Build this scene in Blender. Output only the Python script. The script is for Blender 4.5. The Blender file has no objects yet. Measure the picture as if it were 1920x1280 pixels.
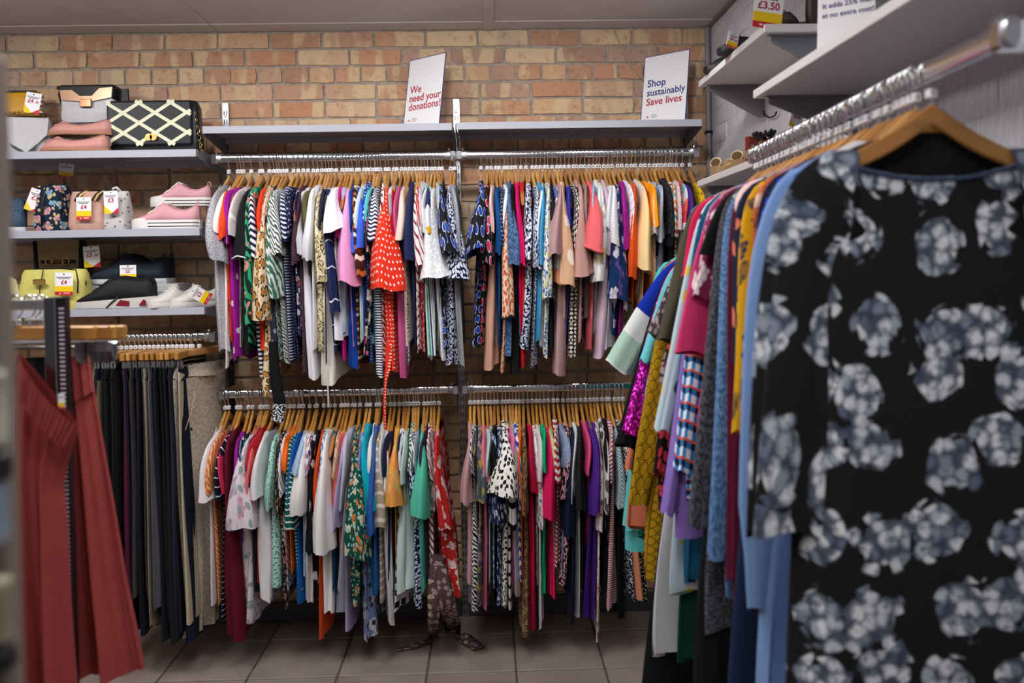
import bpy, math, random
import numpy as np
from mathutils import Vector, Matrix

random.seed(7)
R_ = math.radians
scene = bpy.context.scene
COL = scene.collection

# ------------------------------------------------------------------ camera, world, light, exposure
FPX = 1632.0                     # focal length in pixels of the 1920 wide frame
EYE = Vector((0.0, -3.82, 1.54))
YAW, PITCH, ROLL = math.atan2(45, FPX), R_(-0.9), 0.018
VPX, VPY = 915.0, 497.0          # where the direction square to the brick wall lands

cam_data = bpy.data.cameras.new('camera')
cam_data.sensor_width = 36.0
cam_data.lens = FPX / 1920 * 36.0
cam_data.clip_start = 0.05
cam = bpy.data.objects.new('camera', cam_data)
COL.objects.link(cam)
fw = Vector((math.sin(YAW) * math.cos(PITCH), math.cos(YAW) * math.cos(PITCH), math.sin(PITCH)))
rt = fw.cross(Vector((0, 0, 1))).normalized()
up = rt.cross(fw)
rt2 = rt * math.cos(ROLL) + up * math.sin(-ROLL)
up2 = up * math.cos(ROLL) + rt * math.sin(ROLL)
CR = Matrix((rt2, up2, -fw)).transposed()
cam.matrix_world = Matrix.Translation(EYE) @ CR.to_4x4()


def _proj_raw(d):
    x, y, z = d.dot(rt2), d.dot(up2), d.dot(fw)
    return 960 + FPX * x / z, 640 - FPX * y / z


_vx, _vy = _proj_raw(Vector((0, 1, 0)))
SX, SY = VPX - _vx, VPY - _vy
cam_data.shift_x = -SX / 1920
cam_data.shift_y = SY / 1920
scene.camera = cam
cam_data.dof.use_dof = True
cam_data.dof.focus_distance = 3.3
cam_data.dof.aperture_fstop = 2.8


def ray(px, py):
    x = (px - SX - 960) / FPX
    y = -(py - SY - 640) / FPX
    return rt2 * x + up2 * y + fw


def pixY(px, py, Y):             # point on the plane y = Y
    d = ray(px, py)
    return EYE + d * ((Y - EYE.y) / d.y)


def pixX(px, py, X):
    d = ray(px, py)
    return EYE + d * ((X - EYE.x) / d.x)


def pixZ(px, py, Z):
    d = ray(px, py)
    return EYE + d * ((Z - EYE.z) / d.z)


def proj(p):
    x, y = _proj_raw(Vector(p) - EYE)
    return x + SX, y + SY


world = bpy.data.worlds.new('World')
scene.world = world
world.use_nodes = True
world.node_tree.nodes['Background'].inputs[0].default_value = (0.75, 0.8, 0.9, 1)
world.node_tree.nodes['Background'].inputs[1].default_value = 0.05
scene.view_settings.view_transform = 'Standard'
scene.view_settings.look = 'None'
scene.view_settings.gamma = 1.0
scene.view_settings.use_curve_mapping = False
scene.view_settings.exposure = -0.12
LAMP = 20.0                      # emission of the ceiling panels (built further down)

TRK_Y = -1.35                    # unseen track added for fill spotlights: x, aim x, aim z, watts
FILL_SPOTS = ((-1.9, -1.75, 1.7, 24), (-1.05, -0.85, 1.7, 24), (-0.2, -0.05, 1.7, 24), (0.5, 0.55, 1.7, 20))

# ------------------------------------------------------------------ colour and material helpers


def lin(c):
    c /= 255.0
    return c / 12.92 if c <= 0.04045 else ((c + 0.055) / 1.055) ** 2.4


def H(h, a=1.0):
    h = h.strip().lstrip('#')
    if len(h) == 3:
        h = ''.join(ch * 2 for ch in h)
    return (lin(int(h[0:2], 16)), lin(int(h[2:4], 16)), lin(int(h[4:6], 16)), a)


class NT:
    """small wrapper that makes node trees short to write"""

    def __init__(self, name, rough=0.85, metal=0.0, spec=0.3):
        self.m = bpy.data.materials.new(name)
        self.m.use_nodes = True
        self.t = self.m.node_tree
        self.b = self.t.nodes['Principled BSDF']
        self.b.inputs['Roughness'].default_value = rough
        self.b.inputs['Metallic'].default_value = metal
        self.b.inputs['Specular IOR Level'].default_value = spec

    def n(self, kind, out=0, props=None, **ins):
        nd = self.t.nodes.new('ShaderNode' + kind)
        for k, v in (props or {}).items():
            setattr(nd, k, v)
        for k, v in ins.items():
            key = int(k[1:]) if k[0] == 'i' and k[1:].isdigit() else k.replace('_', ' ')
            if isinstance(v, bpy.types.NodeSocket):
                self.t.links.new(v, nd.inputs[key])
            else:
                nd.inputs[key].default_value = v
        return nd.outputs[out]

    def link(self, a, key):
        self.t.links.new(a, self.b.inputs[key])

    def set(self, key, v):
        self.b.inputs[key].default_value = v

    def math(self, op, a, b=0.0, clamp=False):
        return self.n('Math', 0, {'operation': op, 'use_clamp': clamp}, i0=a, i1=b)

    def mix(self, fac, a, b):
        return self.n('Mix', 2, {'data_type': 'RGBA'}, i0=fac, i6=a, i7=b)

    def ramp(self, fac, stops, interp='LINEAR'):
        nd = self.t.nodes.new('ShaderNodeValToRGB')
        self.t.links.new(fac, nd.inputs[0])
        cr = nd.color_ramp
        cr.interpolation = interp
        while len(cr.elements) < len(stops):
            cr.elements.new(0.5)
        for e, (p, c) in zip(cr.elements, stops):
            e.position = p
            e.color = c
        return nd.outputs[0]

    def bump(self, h, strength=0.3, dist=0.002):
        self.link(self.n('Bump', 0, None, Strength=strength, Distance=dist, Height=h), 'Normal')


MATS = {}


def plain(name, col, rough=0.6, metal=0.0, spec=0.4, noise=0.0, scale=40.0):
    key = (name, col, rough, metal)
    if key in MATS:
        return MATS[key]
    t = NT(name, rough, metal, spec)
    c = H(col) if isinstance(col, str) else col
    if noise:
        nz = t.n('TexNoise', 0, None, Vector=t.n('TexCoord', 3), Scale=scale, Detail=3.0)
        dark = tuple(x * (1 - noise) for x in c[:3]) + (1,)
        lite = tuple(min(1, x * (1 + noise)) for x in c[:3]) + (1,)
        t.link(t.ramp(nz, [(0.3, dark), (0.7, lite)]), 'Base Color')
    else:
        t.set('Base Color', c)
    MATS[key] = t.m
    return t.m


def emissive(name, col, strength):
    t = NT(name)
    t.set('Base Color', H(col))
    t.set('Emission Color', H(col))
    t.set('Emission Strength', strength)
    return t.m


# ------------------------------------------------------------------ object helpers


def link(o, parent=None):
    COL.objects.link(o)
    if parent is not None:
        o.parent = parent
    return o


def tag(o, label=None, cat=None, group=None, kind=None):
    if label:
        o['label'] = label
    if cat:
        o['category'] = cat
    if group:
        o['group'] = group
    if kind:
        o['kind'] = kind
    return o


def thing(name, label, cat, loc=(0, 0, 0), rotz=0.0, group=None):
    o = bpy.data.objects.new(name, None)
    o.empty_display_size = 0.05
    link(o)
    o.location = loc
    o.rotation_euler = (0, 0, rotz)
    return tag(o, label, cat, group)


def put(name, me, parent=None, loc=None, rot=None):
    o = bpy.data.objects.new(name, me)
    link(o, parent)
    if loc is not None:
        o.location = loc
    if rot is not None:
        o.rotation_euler = rot
    return o


class MB:
    """collects simple shapes into one mesh"""

    def __init__(self):
        self.v, self.f, self.uv = [], [], None

    def add(self, vs, fs):
        o = len(self.v)
        self.v += [tuple(p) for p in vs]
        self.f += [tuple(i + o for i in f) for f in fs]
        return self

    def box(self, x0, x1, y0, y1, z0, z1):
        vs = [(x0, y0, z0), (x1, y0, z0), (x1, y1, z0), (x0, y1, z0), (x0, y0, z1), (x1, y0, z1), (x1, y1, z1), (x0, y1, z1)]
        return self.add(vs, [(0, 3, 2, 1), (4, 5, 6, 7), (0, 1, 5, 4), (1, 2, 6, 5), (2, 3, 7, 6), (3, 0, 4, 7)])

    def bbox(self, x0, x1, y0, y1, z0, z1, b=0.003):
        """box with chamfered edges"""
        c = [(x0 + x1) / 2, (y0 + y1) / 2, (z0 + z1) / 2]
        h = [abs(x1 - x0) / 2, abs(y1 - y0) / 2, abs(z1 - z0) / 2]
        b = min([b] + [q * 0.95 for q in h])
        vs, idx = [], {}
        for sx in (-1, 1):
            for sy in (-1, 1):
                for sz in (-1, 1):
                    for ax in range(3):
                        p = [sx * h[0], sy * h[1], sz * h[2]]
                        s = (sx, sy, sz)
                        for q in range(3):
                            if q != ax:
                                p[q] -= s[q] * b
                        idx[(sx, sy, sz, ax)] = len(vs)
                        vs.append((p[0] + c[0], p[1] + c[1], p[2] + c[2]))
        fs = []
        for ax in range(3):
            o1, o2 = [q for q in range(3) if q != ax]
            for s in (-1, 1):
                loop = []
                for s1, s2 in ((-1, -1), (1, -1), (1, 1), (-1, 1)):
                    k = [0, 0, 0]
                    k[ax], k[o1], k[o2] = s, s1, s2
                    loop.append(idx[(k[0], k[1], k[2], ax)])
                fs.append(loop)
        for ax in range(3):          # edges parallel to ax
            o1, o2 = [q for q in range(3) if q != ax]
            for s1 in (-1, 1):
                for s2 in (-1, 1):
                    a, bb = [0, 0, 0], [0, 0, 0]
                    a[ax], a[o1], a[o2] = -1, s1, s2
                    bb[ax], bb[o1], bb[o2] = 1, s1, s2
                    fs.append([idx[tuple(a) + (o1,)], idx[tuple(bb) + (o1,)], idx[tuple(bb) + (o2,)], idx[tuple(a) + (o2,)]])
        for sx in (-1, 1):
            for sy in (-1, 1):
                for sz in (-1, 1):
                    fs.append([idx[(sx, sy, sz, q)] for q in range(3)])
        return self.add(vs, fs)

    def tube(self, path, r, n=8, caps=True, flat=None):
        """round tube; r is a number or one per point; flat=(ry) squashes the second axis"""
        P = [Vector(p) for p in path]
        rs = r if isinstance(r, (list, tuple)) else [r] * len(P)
        T = [(P[min(i + 1, len(P) - 1)] - P[max(i - 1, 0)]).normalized() for i in range(len(P))]
        ref = Vector((0, 0, 1)) if abs(T[0].z) < 0.9 else Vector((1, 0, 0))
        nrm = (ref - T[0] * ref.dot(T[0])).normalized()
        vs, fs = [], []
        for i, p in enumerate(P):
            nrm = (nrm - T[i] * nrm.dot(T[i])).normalized()
            bi = T[i].cross(nrm)
            for k in range(n):
                a = 2 * math.pi * k / n
                vs.append(p + nrm * (math.cos(a) * rs[i]) + bi * (math.sin(a) * rs[i] * (flat or 1.0)))
        for i in range(len(P) - 1):
            for k in range(n):
                k2 = (k + 1) % n
                fs.append((i * n + k, i * n + k2, (i + 1) * n + k2, (i + 1) * n + k))
        if caps:
            fs.append(tuple(reversed(range(n))))
            fs.append(tuple((len(P) - 1) * n + k for k in range(n)))
        return self.add(vs, fs)

    def loft(self, rings, cap0=True, cap1=True, closed=True):
        n = len(rings[0])
        vs = [p for r in rings for p in r]
        fs = []
        for i in range(len(rings) - 1):
            for k in range(n if closed else n - 1):
                k2 = (k + 1) % n
                fs.append((i * n + k, i * n + k2, (i + 1) * n + k2, (i + 1) * n + k))
        if cap0:
            fs.append(tuple(reversed(range(n))))
        if cap1:
            fs.append(tuple((len(rings) - 1) * n + k for k in range(n)))
        return self.add(vs, fs)

    def prism(self, poly, axis, a, b):
        """extrude a 2D polygon along axis ('x','y','z') from a to b"""
        def p3(q, t):
            return {'x': (t, q[0], q[1]), 'y': (q[0], t, q[1]), 'z': (q[0], q[1], t)}[axis]
        n = len(poly)
        vs = [p3(q, a) for q in poly] + [p3(q, b) for q in poly]
        fs = [tuple(range(n)), tuple(reversed(range(n, 2 * n)))]
        for k in range(n):
            fs.append((k, k + n, (k + 1) % n + n, (k + 1) % n))
        return self.add(vs, fs)

    def xform(self, M):
        self.v = [tuple(M @ Vector(p)) for p in self.v]
        return self

    def mesh(self, name, mat, smooth=False, recalc=True):
        me = bpy.data.meshes.new(name)
        me.from_pydata(self.v, [], self.f)
        if recalc:
            import bmesh
            bm = bmesh.new()
            bm.from_mesh(me)
            bmesh.ops.recalc_face_normals(bm, faces=bm.faces)
            bm.to_mesh(me)
            bm.free()
        if smooth:
            me.polygons.foreach_set('use_smooth', [True] * len(me.polygons))
            if smooth != 'all':
                me.set_sharp_from_angle(angle=R_(40))
        if mat:
            me.materials.append(mat)
        return me

    def build(self, name, mat, parent=None, smooth=False, loc=None, rot=None):
        return put(name, self.mesh(name, mat, smooth), parent, loc, rot)


_txt = {}


def text_mesh(s, size, mat, align='CENTER', bold=0.0):
    key = (s, size, mat.name, align, bold)
    if key not in _txt:
        cu = bpy.data.curves.new('lettering', 'FONT')
        cu.body = s
        cu.size = size
        cu.align_x = align
        cu.align_y = 'CENTER'
        cu.resolution_u = 3
        cu.offset = bold
        o = bpy.data.objects.new('lettering_tmp', cu)
        COL.objects.link(o)
        dg = bpy.context.evaluated_depsgraph_get()
        me = bpy.data.meshes.new_from_object(o.evaluated_get(dg))
        me.name = 'lettering'
        me.materials.clear()
        me.materials.append(mat)
        bpy.data.objects.remove(o)
        bpy.data.curves.remove(cu)
        _txt[key] = me
    return _txt[key]


# shared plain materials
CHROME = plain('chrome', '#d8dade', 0.12, 1.0)
CHROME_DULL = plain('brushed_steel', '#a9abb0', 0.3, 1.0)
BLACK = plain('black_plastic', '#141416', 0.45)
WHITE_P = plain('white_plastic', '#e6e6ea', 0.35)
SLOT = plain('slot_dark', '#08080a', 0.9)
CARD = plain('white_card', '#f0eff2', 0.5)
INK_RED = plain('ink_red', '#b02038', 0.7)
INK_BLUE = plain('ink_blue', '#23307e', 0.7)
INK_DARK = plain('ink_dark', '#30324e', 0.7)
TAG_Y = plain('tag_yellow', '#f2cc05', 0.5)
TAG_R = plain('tag_red', '#c4202e', 0.5)
GOLD = plain('gold_metal', '#d9b36a', 0.22, 1.0)

# ================================================================== the room
XR = pixY(1333, 220, 0).x          # corner with the white painted wall
XL = -2.75
YB = -5.7                          # wall behind the camera
CEIL = pixY(960, 53, 0).z

# --- brick material: each brick takes its own tint
t = NT('fired_brick', 0.9, 0, 0.2)
rnd = t.n('ObjectInfo', 5)
base = t.ramp(rnd, [(0.0, H('#b38a70')), (0.14, H('#c79878')), (0.28, H('#b89482')), (0.42, H('#cfaa86')), (0.55, H('#c08c6e')),
                    (0.68, H('#cba58a')), (0.8, H('#d6bd98')), (0.9, H('#c2a594')), (1.0, H('#a6836e'))])
oc = t.n('TexCoord', 3)
shift = t.n('VectorMath', 0, {'operation': 'ADD'}, i0=oc, i1=t.n('CombineXYZ', 0, None, X=t.math('MULTIPLY', rnd, 31.7), Y=t.math('MULTIPLY', rnd, 17.3), Z=rnd))
sx = t.n('VectorMath', 0, {'operation': 'MULTIPLY'}, i0=shift, i1=(1.0, 1.0, 0.22))
band = t.n('TexNoise', 0, None, Vector=sx, Scale=14.0, Detail=1.0)
blot = t.n('TexNoise', 0, None, Vector=shift, Scale=32.0, Detail=4.0)
fine = t.n('TexNoise', 0, None, Vector=shift, Scale=220.0, Detail=3.0)
c1 = t.mix(t.ramp(band, [(0.52, (0, 0, 0, 1)), (0.6, (0.75, 0.75, 0.75, 1))]), base, H('#d8bf98'))
c2 = t.mix(t.ramp(blot, [(0.55, (0, 0, 0, 1)), (0.75, (0.6, 0.6, 0.6, 1))]), c1, H('#8f6754'))
c3 = t.mix(t.ramp(fine, [(0.62, (0, 0, 0, 1)), (0.74, (0.7, 0.7, 0.7, 1))]), c2, H('#5d4032'))
t.link(c3, 'Base Color')
t.bump(t.math('ADD', fine, t.math('MULTIPLY', blot, 1.5)), 0.5, 0.003)
BRICK = t.m

t = NT('mortar', 0.95, 0, 0.15)
oc = t.n('TexCoord', 3)
nz = t.n('TexNoise', 0, None, Vector=oc, Scale=60.0, Detail=5.0)
t.link(t.ramp(nz, [(0.3, H('#978a7f')), (0.7, H('#b5a89b'))]), 'Base Color')
t.bump(nz, 0.6, 0.004)
MORTAR = t.m

t = NT('white_wall_paint', 0.7, 0, 0.3)
oc = t.n('TexCoord', 3)
st = t.n('VectorMath', 0, {'operation': 'MULTIPLY'}, i0=oc, i1=(1.0, 1.0, 0.06))
comb = t.n('TexNoise', 0, None, Vector=st, Scale=130.0, Detail=2.0)
chip = t.n('TexNoise', 0, None, Vector=oc, Scale=9.0, Detail=8.0, Roughness=0.7)
c1 = t.ramp(comb, [(0.3, H('#c9c8d2')), (0.65, H('#e2e2ea'))])
t.link(t.mix(t.ramp(chip, [(0.66, (0, 0, 0, 1)), (0.7, (1, 1, 1, 1))]), c1, H('#77747c')), 'Base Color')
t.bump(comb, 0.5, 0.003)
WHITEBRICK = t.m


def brick_mesh(w, h, d, mat, seed, j=0.004):
    """front face towards -y, irregular edges; about 30 triangles"""
    rg = random.Random(seed)
    vs, fs = [], []
    nx, nz = 4, 3
    for iz in range(nz):
        for ix in range(nx):
            x = -w / 2 + w * ix / (nx - 1)
            z = -h / 2 + h * iz / (nz - 1)
            ex, ez = ix in (0, nx - 1), iz in (0, nz - 1)
            y = -rg.uniform(0.0, 0.0025)
            if ex or ez:
                y += 0.003
            if ex and ez:
                x *= 1 - 0.018
                z *= 1 - 0.05
                y += rg.uniform(0, 0.003)
            vs.append((x + rg.uniform(-j, j) * 0.6, y, z + rg.uniform(-j, j) * 0.45))
    for iz in range(nz - 1):
        for ix in range(nx - 1):
            a = iz * nx + ix
            fs.append((a, a + 1, a + nx + 1, a + nx))
    rim = [0, 1, 2, 3, 7, 11, 10, 9, 8, 4]
    o = len(vs)
    for i in rim:
        vs.append((vs[i][0], d, vs[i][2]))
    n = len(rim)
    for k in range(n):
        k2 = (k + 1) % n
        fs.append((rim[k2], rim[k], o + k, o + k2))
    me = bpy.data.meshes.new('brick')
    me.from_pydata(vs, [], fs)
    me.materials.append(mat)
    return me


STR = [brick_mesh(0.215, 0.064, 0.03, BRICK, 10 + i) for i in range(6)]
HED = [brick_mesh(0.1025, 0.064, 0.03, BRICK, 30 + i) for i in range(5)]

# --- the brick wall (faces -y at y = 0; mortar a centimetre behind)
wall_back = MB().box(XL, XR + 0.3, 0.0095, 0.2, -0.05, CEIL + 0.1).build('wall_back', MORTAR)
tag(wall_back, 'exposed tan and orange brick wall with grey mortar', kind='structure')
rest = MB()
rg = random.Random(3)
nrow = int(CEIL / 0.075) + 1
for r in range(nrow):
    zc = CEIL - 0.006 - 0.0375 - r * 0.075
    if zc < 0.0:
        break
    header = r % 4 == 2
    pitch = 0.1125 if header else 0.225
    ph = -1.145 + (0.0 if r % 4 in (0, 3) else 0.1125) + (0.055 if header else 0) + rg.uniform(-0.006, 0.006)
    k0 = math.ceil((XL - ph) / pitch)
    x = ph + k0 * pitch
    single = r < 12 and True
    while x < XR - 0.02:
        x1 = min(x + pitch - 0.010, XR - 0.004)
        wfull = pitch - 0.010
        w = x1 - x
        cx = (x + x1) / 2
        if w > 0.03:
            if single and cx > -2.35:
                me = rg.choice(HED if header else STR)
                o = put('brick', me, wall_back, (cx, rg.uniform(-0.004, 0.002), zc + rg.uniform(-0.0015, 0.0015)), (0, rg.uniform(-0.006, 0.006), 0))
                if w < wfull - 0.001:
                    o.scale.x = w / wfull
            else:
                rest.bbox(x, x1, rg.uniform(-0.004, 0.002), 0.02, zc - 0.032, zc + 0.032, 0.004)
        x += pitch
lo = rest.build('lower_brickwork', BRICK, wall_back)
tag(lo, kind='stuff')

# --- white painted brick wall on the right
wall_right = MB().box(XR + 0.004, XR + 0.2, YB, 0.01, -0.05, CEIL + 0.1).build('wall_right', WHITEBRICK)
tag(wall_right, 'white painted brick wall with flaking joints', kind='structure')
WST = [brick_mesh(0.2165, 0.0665, 0.02, WHITEBRICK, 50 + i, 0.003) for i in range(4)]
for r in range(13):
    zc = CEIL - 0.006 - 0.0375 - r * 0.075
    y = -0.02 - (0.1125 if r % 2 else 0.0) + 0.0
    while y > -2.75:
        put('brick', rg.choice(WST), wall_right, (XR + rg.uniform(-0.001, 0.0015), y - 0.11, zc), (0, 0, -math.pi / 2))
        y -= 0.225

wl = MB().box(XL - 0.2, XL, YB, 0.2, -0.05, CEIL + 0.1).build('wall_left', plain('left_wall_paint', '#b9b6b4', 0.8))
tag(wl, 'plain painted side wall', kind='structure')
wf = MB().box(XL - 0.2, XR + 0.2, YB - 0.2, YB, -0.05, CEIL + 0.1).build('wall_front', plain('front_wall_paint', '#c6c3c0', 0.8))
tag(wf, 'plain painted wall behind the viewer', kind='structure')

# --- tiled floor
t = NT('floor_tile_glaze', 0.55, 0, 0.4)
rnd = t.n('ObjectInfo', 5)
oc = t.n('TexCoord', 3)
sh = t.n('VectorMath', 0, {'operation': 'ADD'}, i0=oc, i1=t.n('CombineXYZ', 0, None, X=t.math('MULTIPLY', rnd, 13.0), Y=t.math('MULTIPLY', rnd, 29.0)))
nz = t.n('TexNoise', 0, None, Vector=sh, Scale=7.0, Detail=6.0, Roughness=0.65)
c = t.ramp(nz, [(0.3, H('#85786f')), (0.55, H('#958981')), (0.75, H('#a09287'))])
t.link(t.mix(t.math('MULTIPLY', rnd, 0.25), c, H('#8d8078')), 'Base Color')
t.link(t.ramp(nz, [(0.3, (0.45, 0.45, 0.45, 1)), (0.7, (0.65, 0.65, 0.65, 1))]), 'Roughness')
TILE = t.m
floor = MB().box(XL, XR + 0.1, YB, 0.05, -0.06, -0.004).build('floor', plain('grout', '#574e49', 0.95, noise=0.2))
tag(floor, 'grey beige square tiled floor', kind='structure')
TS = 0.338
tile_me = MB().bbox(-TS / 2 + 0.0035, TS / 2 - 0.0035, -TS / 2 + 0.0042, TS / 2 - 0.0042, -0.02, 0.0, 0.0025).mesh('floor_tile', TILE)
p0 = pixZ(968, 1257, 0.0)          # a grout crossing seen in the photograph
i0, i1 = math.ceil((XL - p0.x) / TS), math.floor((XR - p0.x) / TS)
j0, j1 = math.ceil((YB - p0.y) / TS), math.floor((0.0 - p0.y) / TS)
for i in range(i0, i1 + 1):
    for j in range(j0 + 6, j1 + 1):
        o = put('floor_tile', tile_me, floor, (p0.x + (i + 0.5) * TS, p0.y + (j + 0.5) * TS, rg.uniform(-0.0006, 0.0006)))
        w = min(p0.x + (i + 1) * TS, XR) - (p0.x + i * TS)

bb = MB().bbox(XL, XR, -0.014, 0.0, 0.0, 0.085, 0.004).build('baseboard_back', plain('dark_grey_board', '#4a4748', 0.5))
tag(bb, 'low dark grey skirting board along the brick wall', kind='structure')

# --- ceiling: painted boards with a cover strip and a border strip along the wall
CP = plain('ceiling_paint', '#c4bebc', 0.75, noise=0.05, scale=3.0)
ceiling = MB().box(XL - 0.1, XR + 0.1, YB - 0.1, 0.1, CEIL + 0.012, CEIL + 0.1).build('ceiling', plain('ceiling_gap', '#6b6563', 0.9))
tag(ceiling, 'grey painted board ceiling with narrow cover strips', kind='structure')
yb_ = pixY(700, 40, 0).y
xs_ = pixZ(916, 40, CEIL).x
xd_ = pixZ(380, 34, CEIL).x
yborder = -0.12
cuts = [XL, xd_ - 1.2, xd_, xs_ - 0.012, xs_ + 0.012, XR]
for a, b in ((XL, xd_ - 0.001), (xd_ + 0.001, xs_ - 0.018), (xs_ + 0.018, XR)):
    MB().bbox(a, b, -1.6, yborder - 0.002, CEIL, CEIL + 0.02, 0.0015).build('ceiling_panel', CP, ceiling)
    MB().bbox(a, b, -3.4, -1.604, CEIL, CEIL + 0.02, 0.0015).build('ceiling_panel', CP, ceiling)
    MB().bbox(a, b, YB, -3.404, CEIL, CEIL + 0.02, 0.0015).build('ceiling_panel', CP, ceiling)
for a, b in ((XL, xd_ - 0.001), (xd_ + 0.001, xs_ - 0.018), (xs_ + 0.018, XR)):
    MB().bbox(a, b, yborder + 0.002, 0.0, CEIL - 0.004, CEIL + 0.02, 0.0015).build('ceiling_border', CP, ceiling)
MB().bbox(xs_ - 0.02, xs_ + 0.02, YB, 0.0, CEIL - 0.007, CEIL + 0.01, 0.002).build('cover_strip', CP, ceiling)
MB().bbox(XR - 0.016, XR, YB, 0.0, CEIL - 0.012, CEIL + 0.01, 0.003).build('cover_strip', plain('grey_strip', '#7d797a', 0.7), ceiling)

# --- ceiling lamps (the shop's light panels, above and behind the viewpoint)
for k, (lx, ly) in enumerate(((-1.5, -1.75), (-0.25, -1.75), (-1.3, -3.7), (0.0, -3.3))):
    where = ('by the left wall, nearer the brick wall', 'near the middle, nearer the brick wall', 'by the left wall, farther back', 'near the middle, farther back')[k]
    lp = thing('ceiling_light', 'square white ceiling light panel ' + where, 'ceiling light', (lx, ly, CEIL), group='ceiling light panels')
    fr = MB()
    for s in (-1, 1):
        fr.bbox(-0.31, 0.31, s * 0.31 - 0.012, s * 0.31 + 0.012, -0.014, 0.0)
        fr.bbox(s * 0.31 - 0.012, s * 0.31 + 0.012, -0.298, 0.298, -0.014, 0.0)
    fr.build('frame', WHITE_P, lp)
    MB().box(-0.298, 0.298, -0.298, 0.298, -0.010, -0.004).build('diffuser', emissive('lamp_diffuser', '#fffcfa', LAMP if k < 2 else LAMP * 0.7), lp)

# --- unseen spotlights on a track, added to brighten the upper brick wall
SPOTM = plain('spot_white', '#d9d9dc', 0.4)
track = MB().bbox(XL + 0.3, XR - 0.15, TRK_Y - 0.018, TRK_Y + 0.018, CEIL - 0.02, CEIL, 0.003).build('added_light_track', SPOTM)
tag(track, 'unseen white ceiling track added to carry the fill spotlights', 'light track')
for k, (lx, tx, tz, pw) in enumerate(FILL_SPOTS):
    src = Vector((lx, TRK_Y, CEIL - 0.14))
    aim = (Vector((tx, 0.0, tz)) - src).normalized()
    sp = thing('fill_spotlight', 'unseen spot lamp added to brighten the brick wall, %s on the track' % ('leftmost', 'second from the left', 'third from the left', 'rightmost')[k], 'fill_spotlight', src, group='added fill spotlights')
    q = aim.to_track_quat('-Z', 'Y')
    sp.rotation_mode = 'QUATERNION'
    sp.rotation_quaternion = q
    rr = [(0.018, 0.09), (0.034, 0.08), (0.036, 0.0), (0.040, -0.04), (0.037, -0.04), (0.033, 0.0)]
    MB().loft([[(r * math.cos(a), r * math.sin(a), z) for a in np.linspace(0, 2 * math.pi, 17)[:-1]] for r, z in rr], True, False).build('housing', SPOTM, sp, smooth=True)
    up_ = q.inverted() @ Vector((0, 0, 0.12))
    MB().tube([q.inverted() @ Vector((0, 0, 0.03)), up_], 0.008, 8).build('stem', SPOTM, sp, smooth=True)
    ld = bpy.data.lights.new('fill_spot_lamp', 'SPOT')
    ld.energy = pw
    ld.spot_size = R_(115)
    ld.spot_blend = 0.9
    ld.shadow_soft_size = 0.05
    ld.color = (1.0, 0.985, 0.975)
    lo_ = link(bpy.data.objects.new('fill_spot_lamp', ld), sp)
    lo_.location = (0, 0, -0.045)

# --- pipe in the corner and a loose cable on the bricks
px = pixY(1336.5, 230, -0.03)
cp = MB().tube([(XR - 0.016, -0.018, 0.1), (XR - 0.016, -0.018, CEIL - 0.01)], 0.011, 10).build('corner_pipe', plain('grey_pipe', '#8b8990', 0.5), smooth=True)
tag(cp, 'thin grey conduit running up the wall corner', 'pipe')
for zz in (1.9, 2.1, 2.3):
    MB().bbox(XR - 0.032, XR, -0.034, 0.0, zz, zz + 0.012).build('clip', BLACK, cp)
cpath = [pixY(a, b, -0.012) for a, b in ((1150, 55), (1158, 72), (1168, 96), (1180, 118), (1194, 136), (1210, 152), (1240, 172), (1290, 200))]
cb = MB().tube(cpath, 0.0032, 6).build('cable', plain('pale_cable', '#b9a58e', 0.6), smooth='all')
tag(cb, 'thin pale cable sagging across bricks behind the upright sign', 'cable')
cpath = [pixY(a, b, -0.03) for a, b in ((1297, 285), (1306, 300), (1310, 318), (1308, 336), (1304, 350))]
cb = MB().tube(cpath, 0.002, 6).build('string', plain('pale_cable', '#b9a58e', 0.6), smooth='all')
tag(cb, 'short loose string dangling past the end of the upper rail', 'string')

# ================================================================== shelving, rails
SHELF_GREY = plain('powder_grey', '#a9abb8', 0.45)
SHELF_UNDER = SHELF_GREY
SHELF_WHITE = plain('white_laminate', '#d6d2d2', 0.4)
BRK = plain('bracket_grey', '#77777f', 0.45)


def oval_path(a, b):
    return a, b


def rail(name, label, p, q, loc_end=True):
    """oval chrome tube from p to q (world), with end sockets and screw heads"""
    p, q = Vector(p), Vector(q)
    d = (q - p).normalized()
    side = Vector((0, 0, 1)).cross(d).normalized()
    root = thing(name, label, 'clothes rail', p, group='chrome clothes rails')
    L = (q - p).length

    def ring(s, ry, rz, n=16):
        out = []
        for k in range(n):
            a = 2 * math.pi * k / n
            c, sn = math.cos(a), math.sin(a)
            e = 0.55
            out.append(d * s + side * (ry * math.copysign(abs(c) ** e, c)) + Vector((0, 0, 1)) * (rz * math.copysign(abs(sn) ** 0.8, sn)))
        return out
    MB().loft([ring(0.0, 0.0075, 0.015), ring(L, 0.0075, 0.015)]).build('tube', CHROME, root, smooth=True)
    for s in (0, 1):
        x0, x1 = (-0.012, 0.028) if s == 0 else (L - 0.028, L + 0.012)
        so = MB().loft([ring(x0, 0.008, 0.012), ring(x0 + 0.006, 0.0105, 0.0185), ring(x1 - 0.006, 0.0105, 0.0185), ring(x1, 0.0095, 0.017)]).build('end_socket', CHROME_DULL, root, smooth=True)
        xm = x0 + 0.02 if s == 0 else x1 - 0.02
        sc = [d * xm + Vector((0, 0, z)) for z in (0.016, 0.024, 0.0245, 0.029)]
        MB().tube(sc, [0.0025, 0.0025, 0.005, 0.004], 8).build('screw', CHROME, so, smooth=True)
    return root


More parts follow.
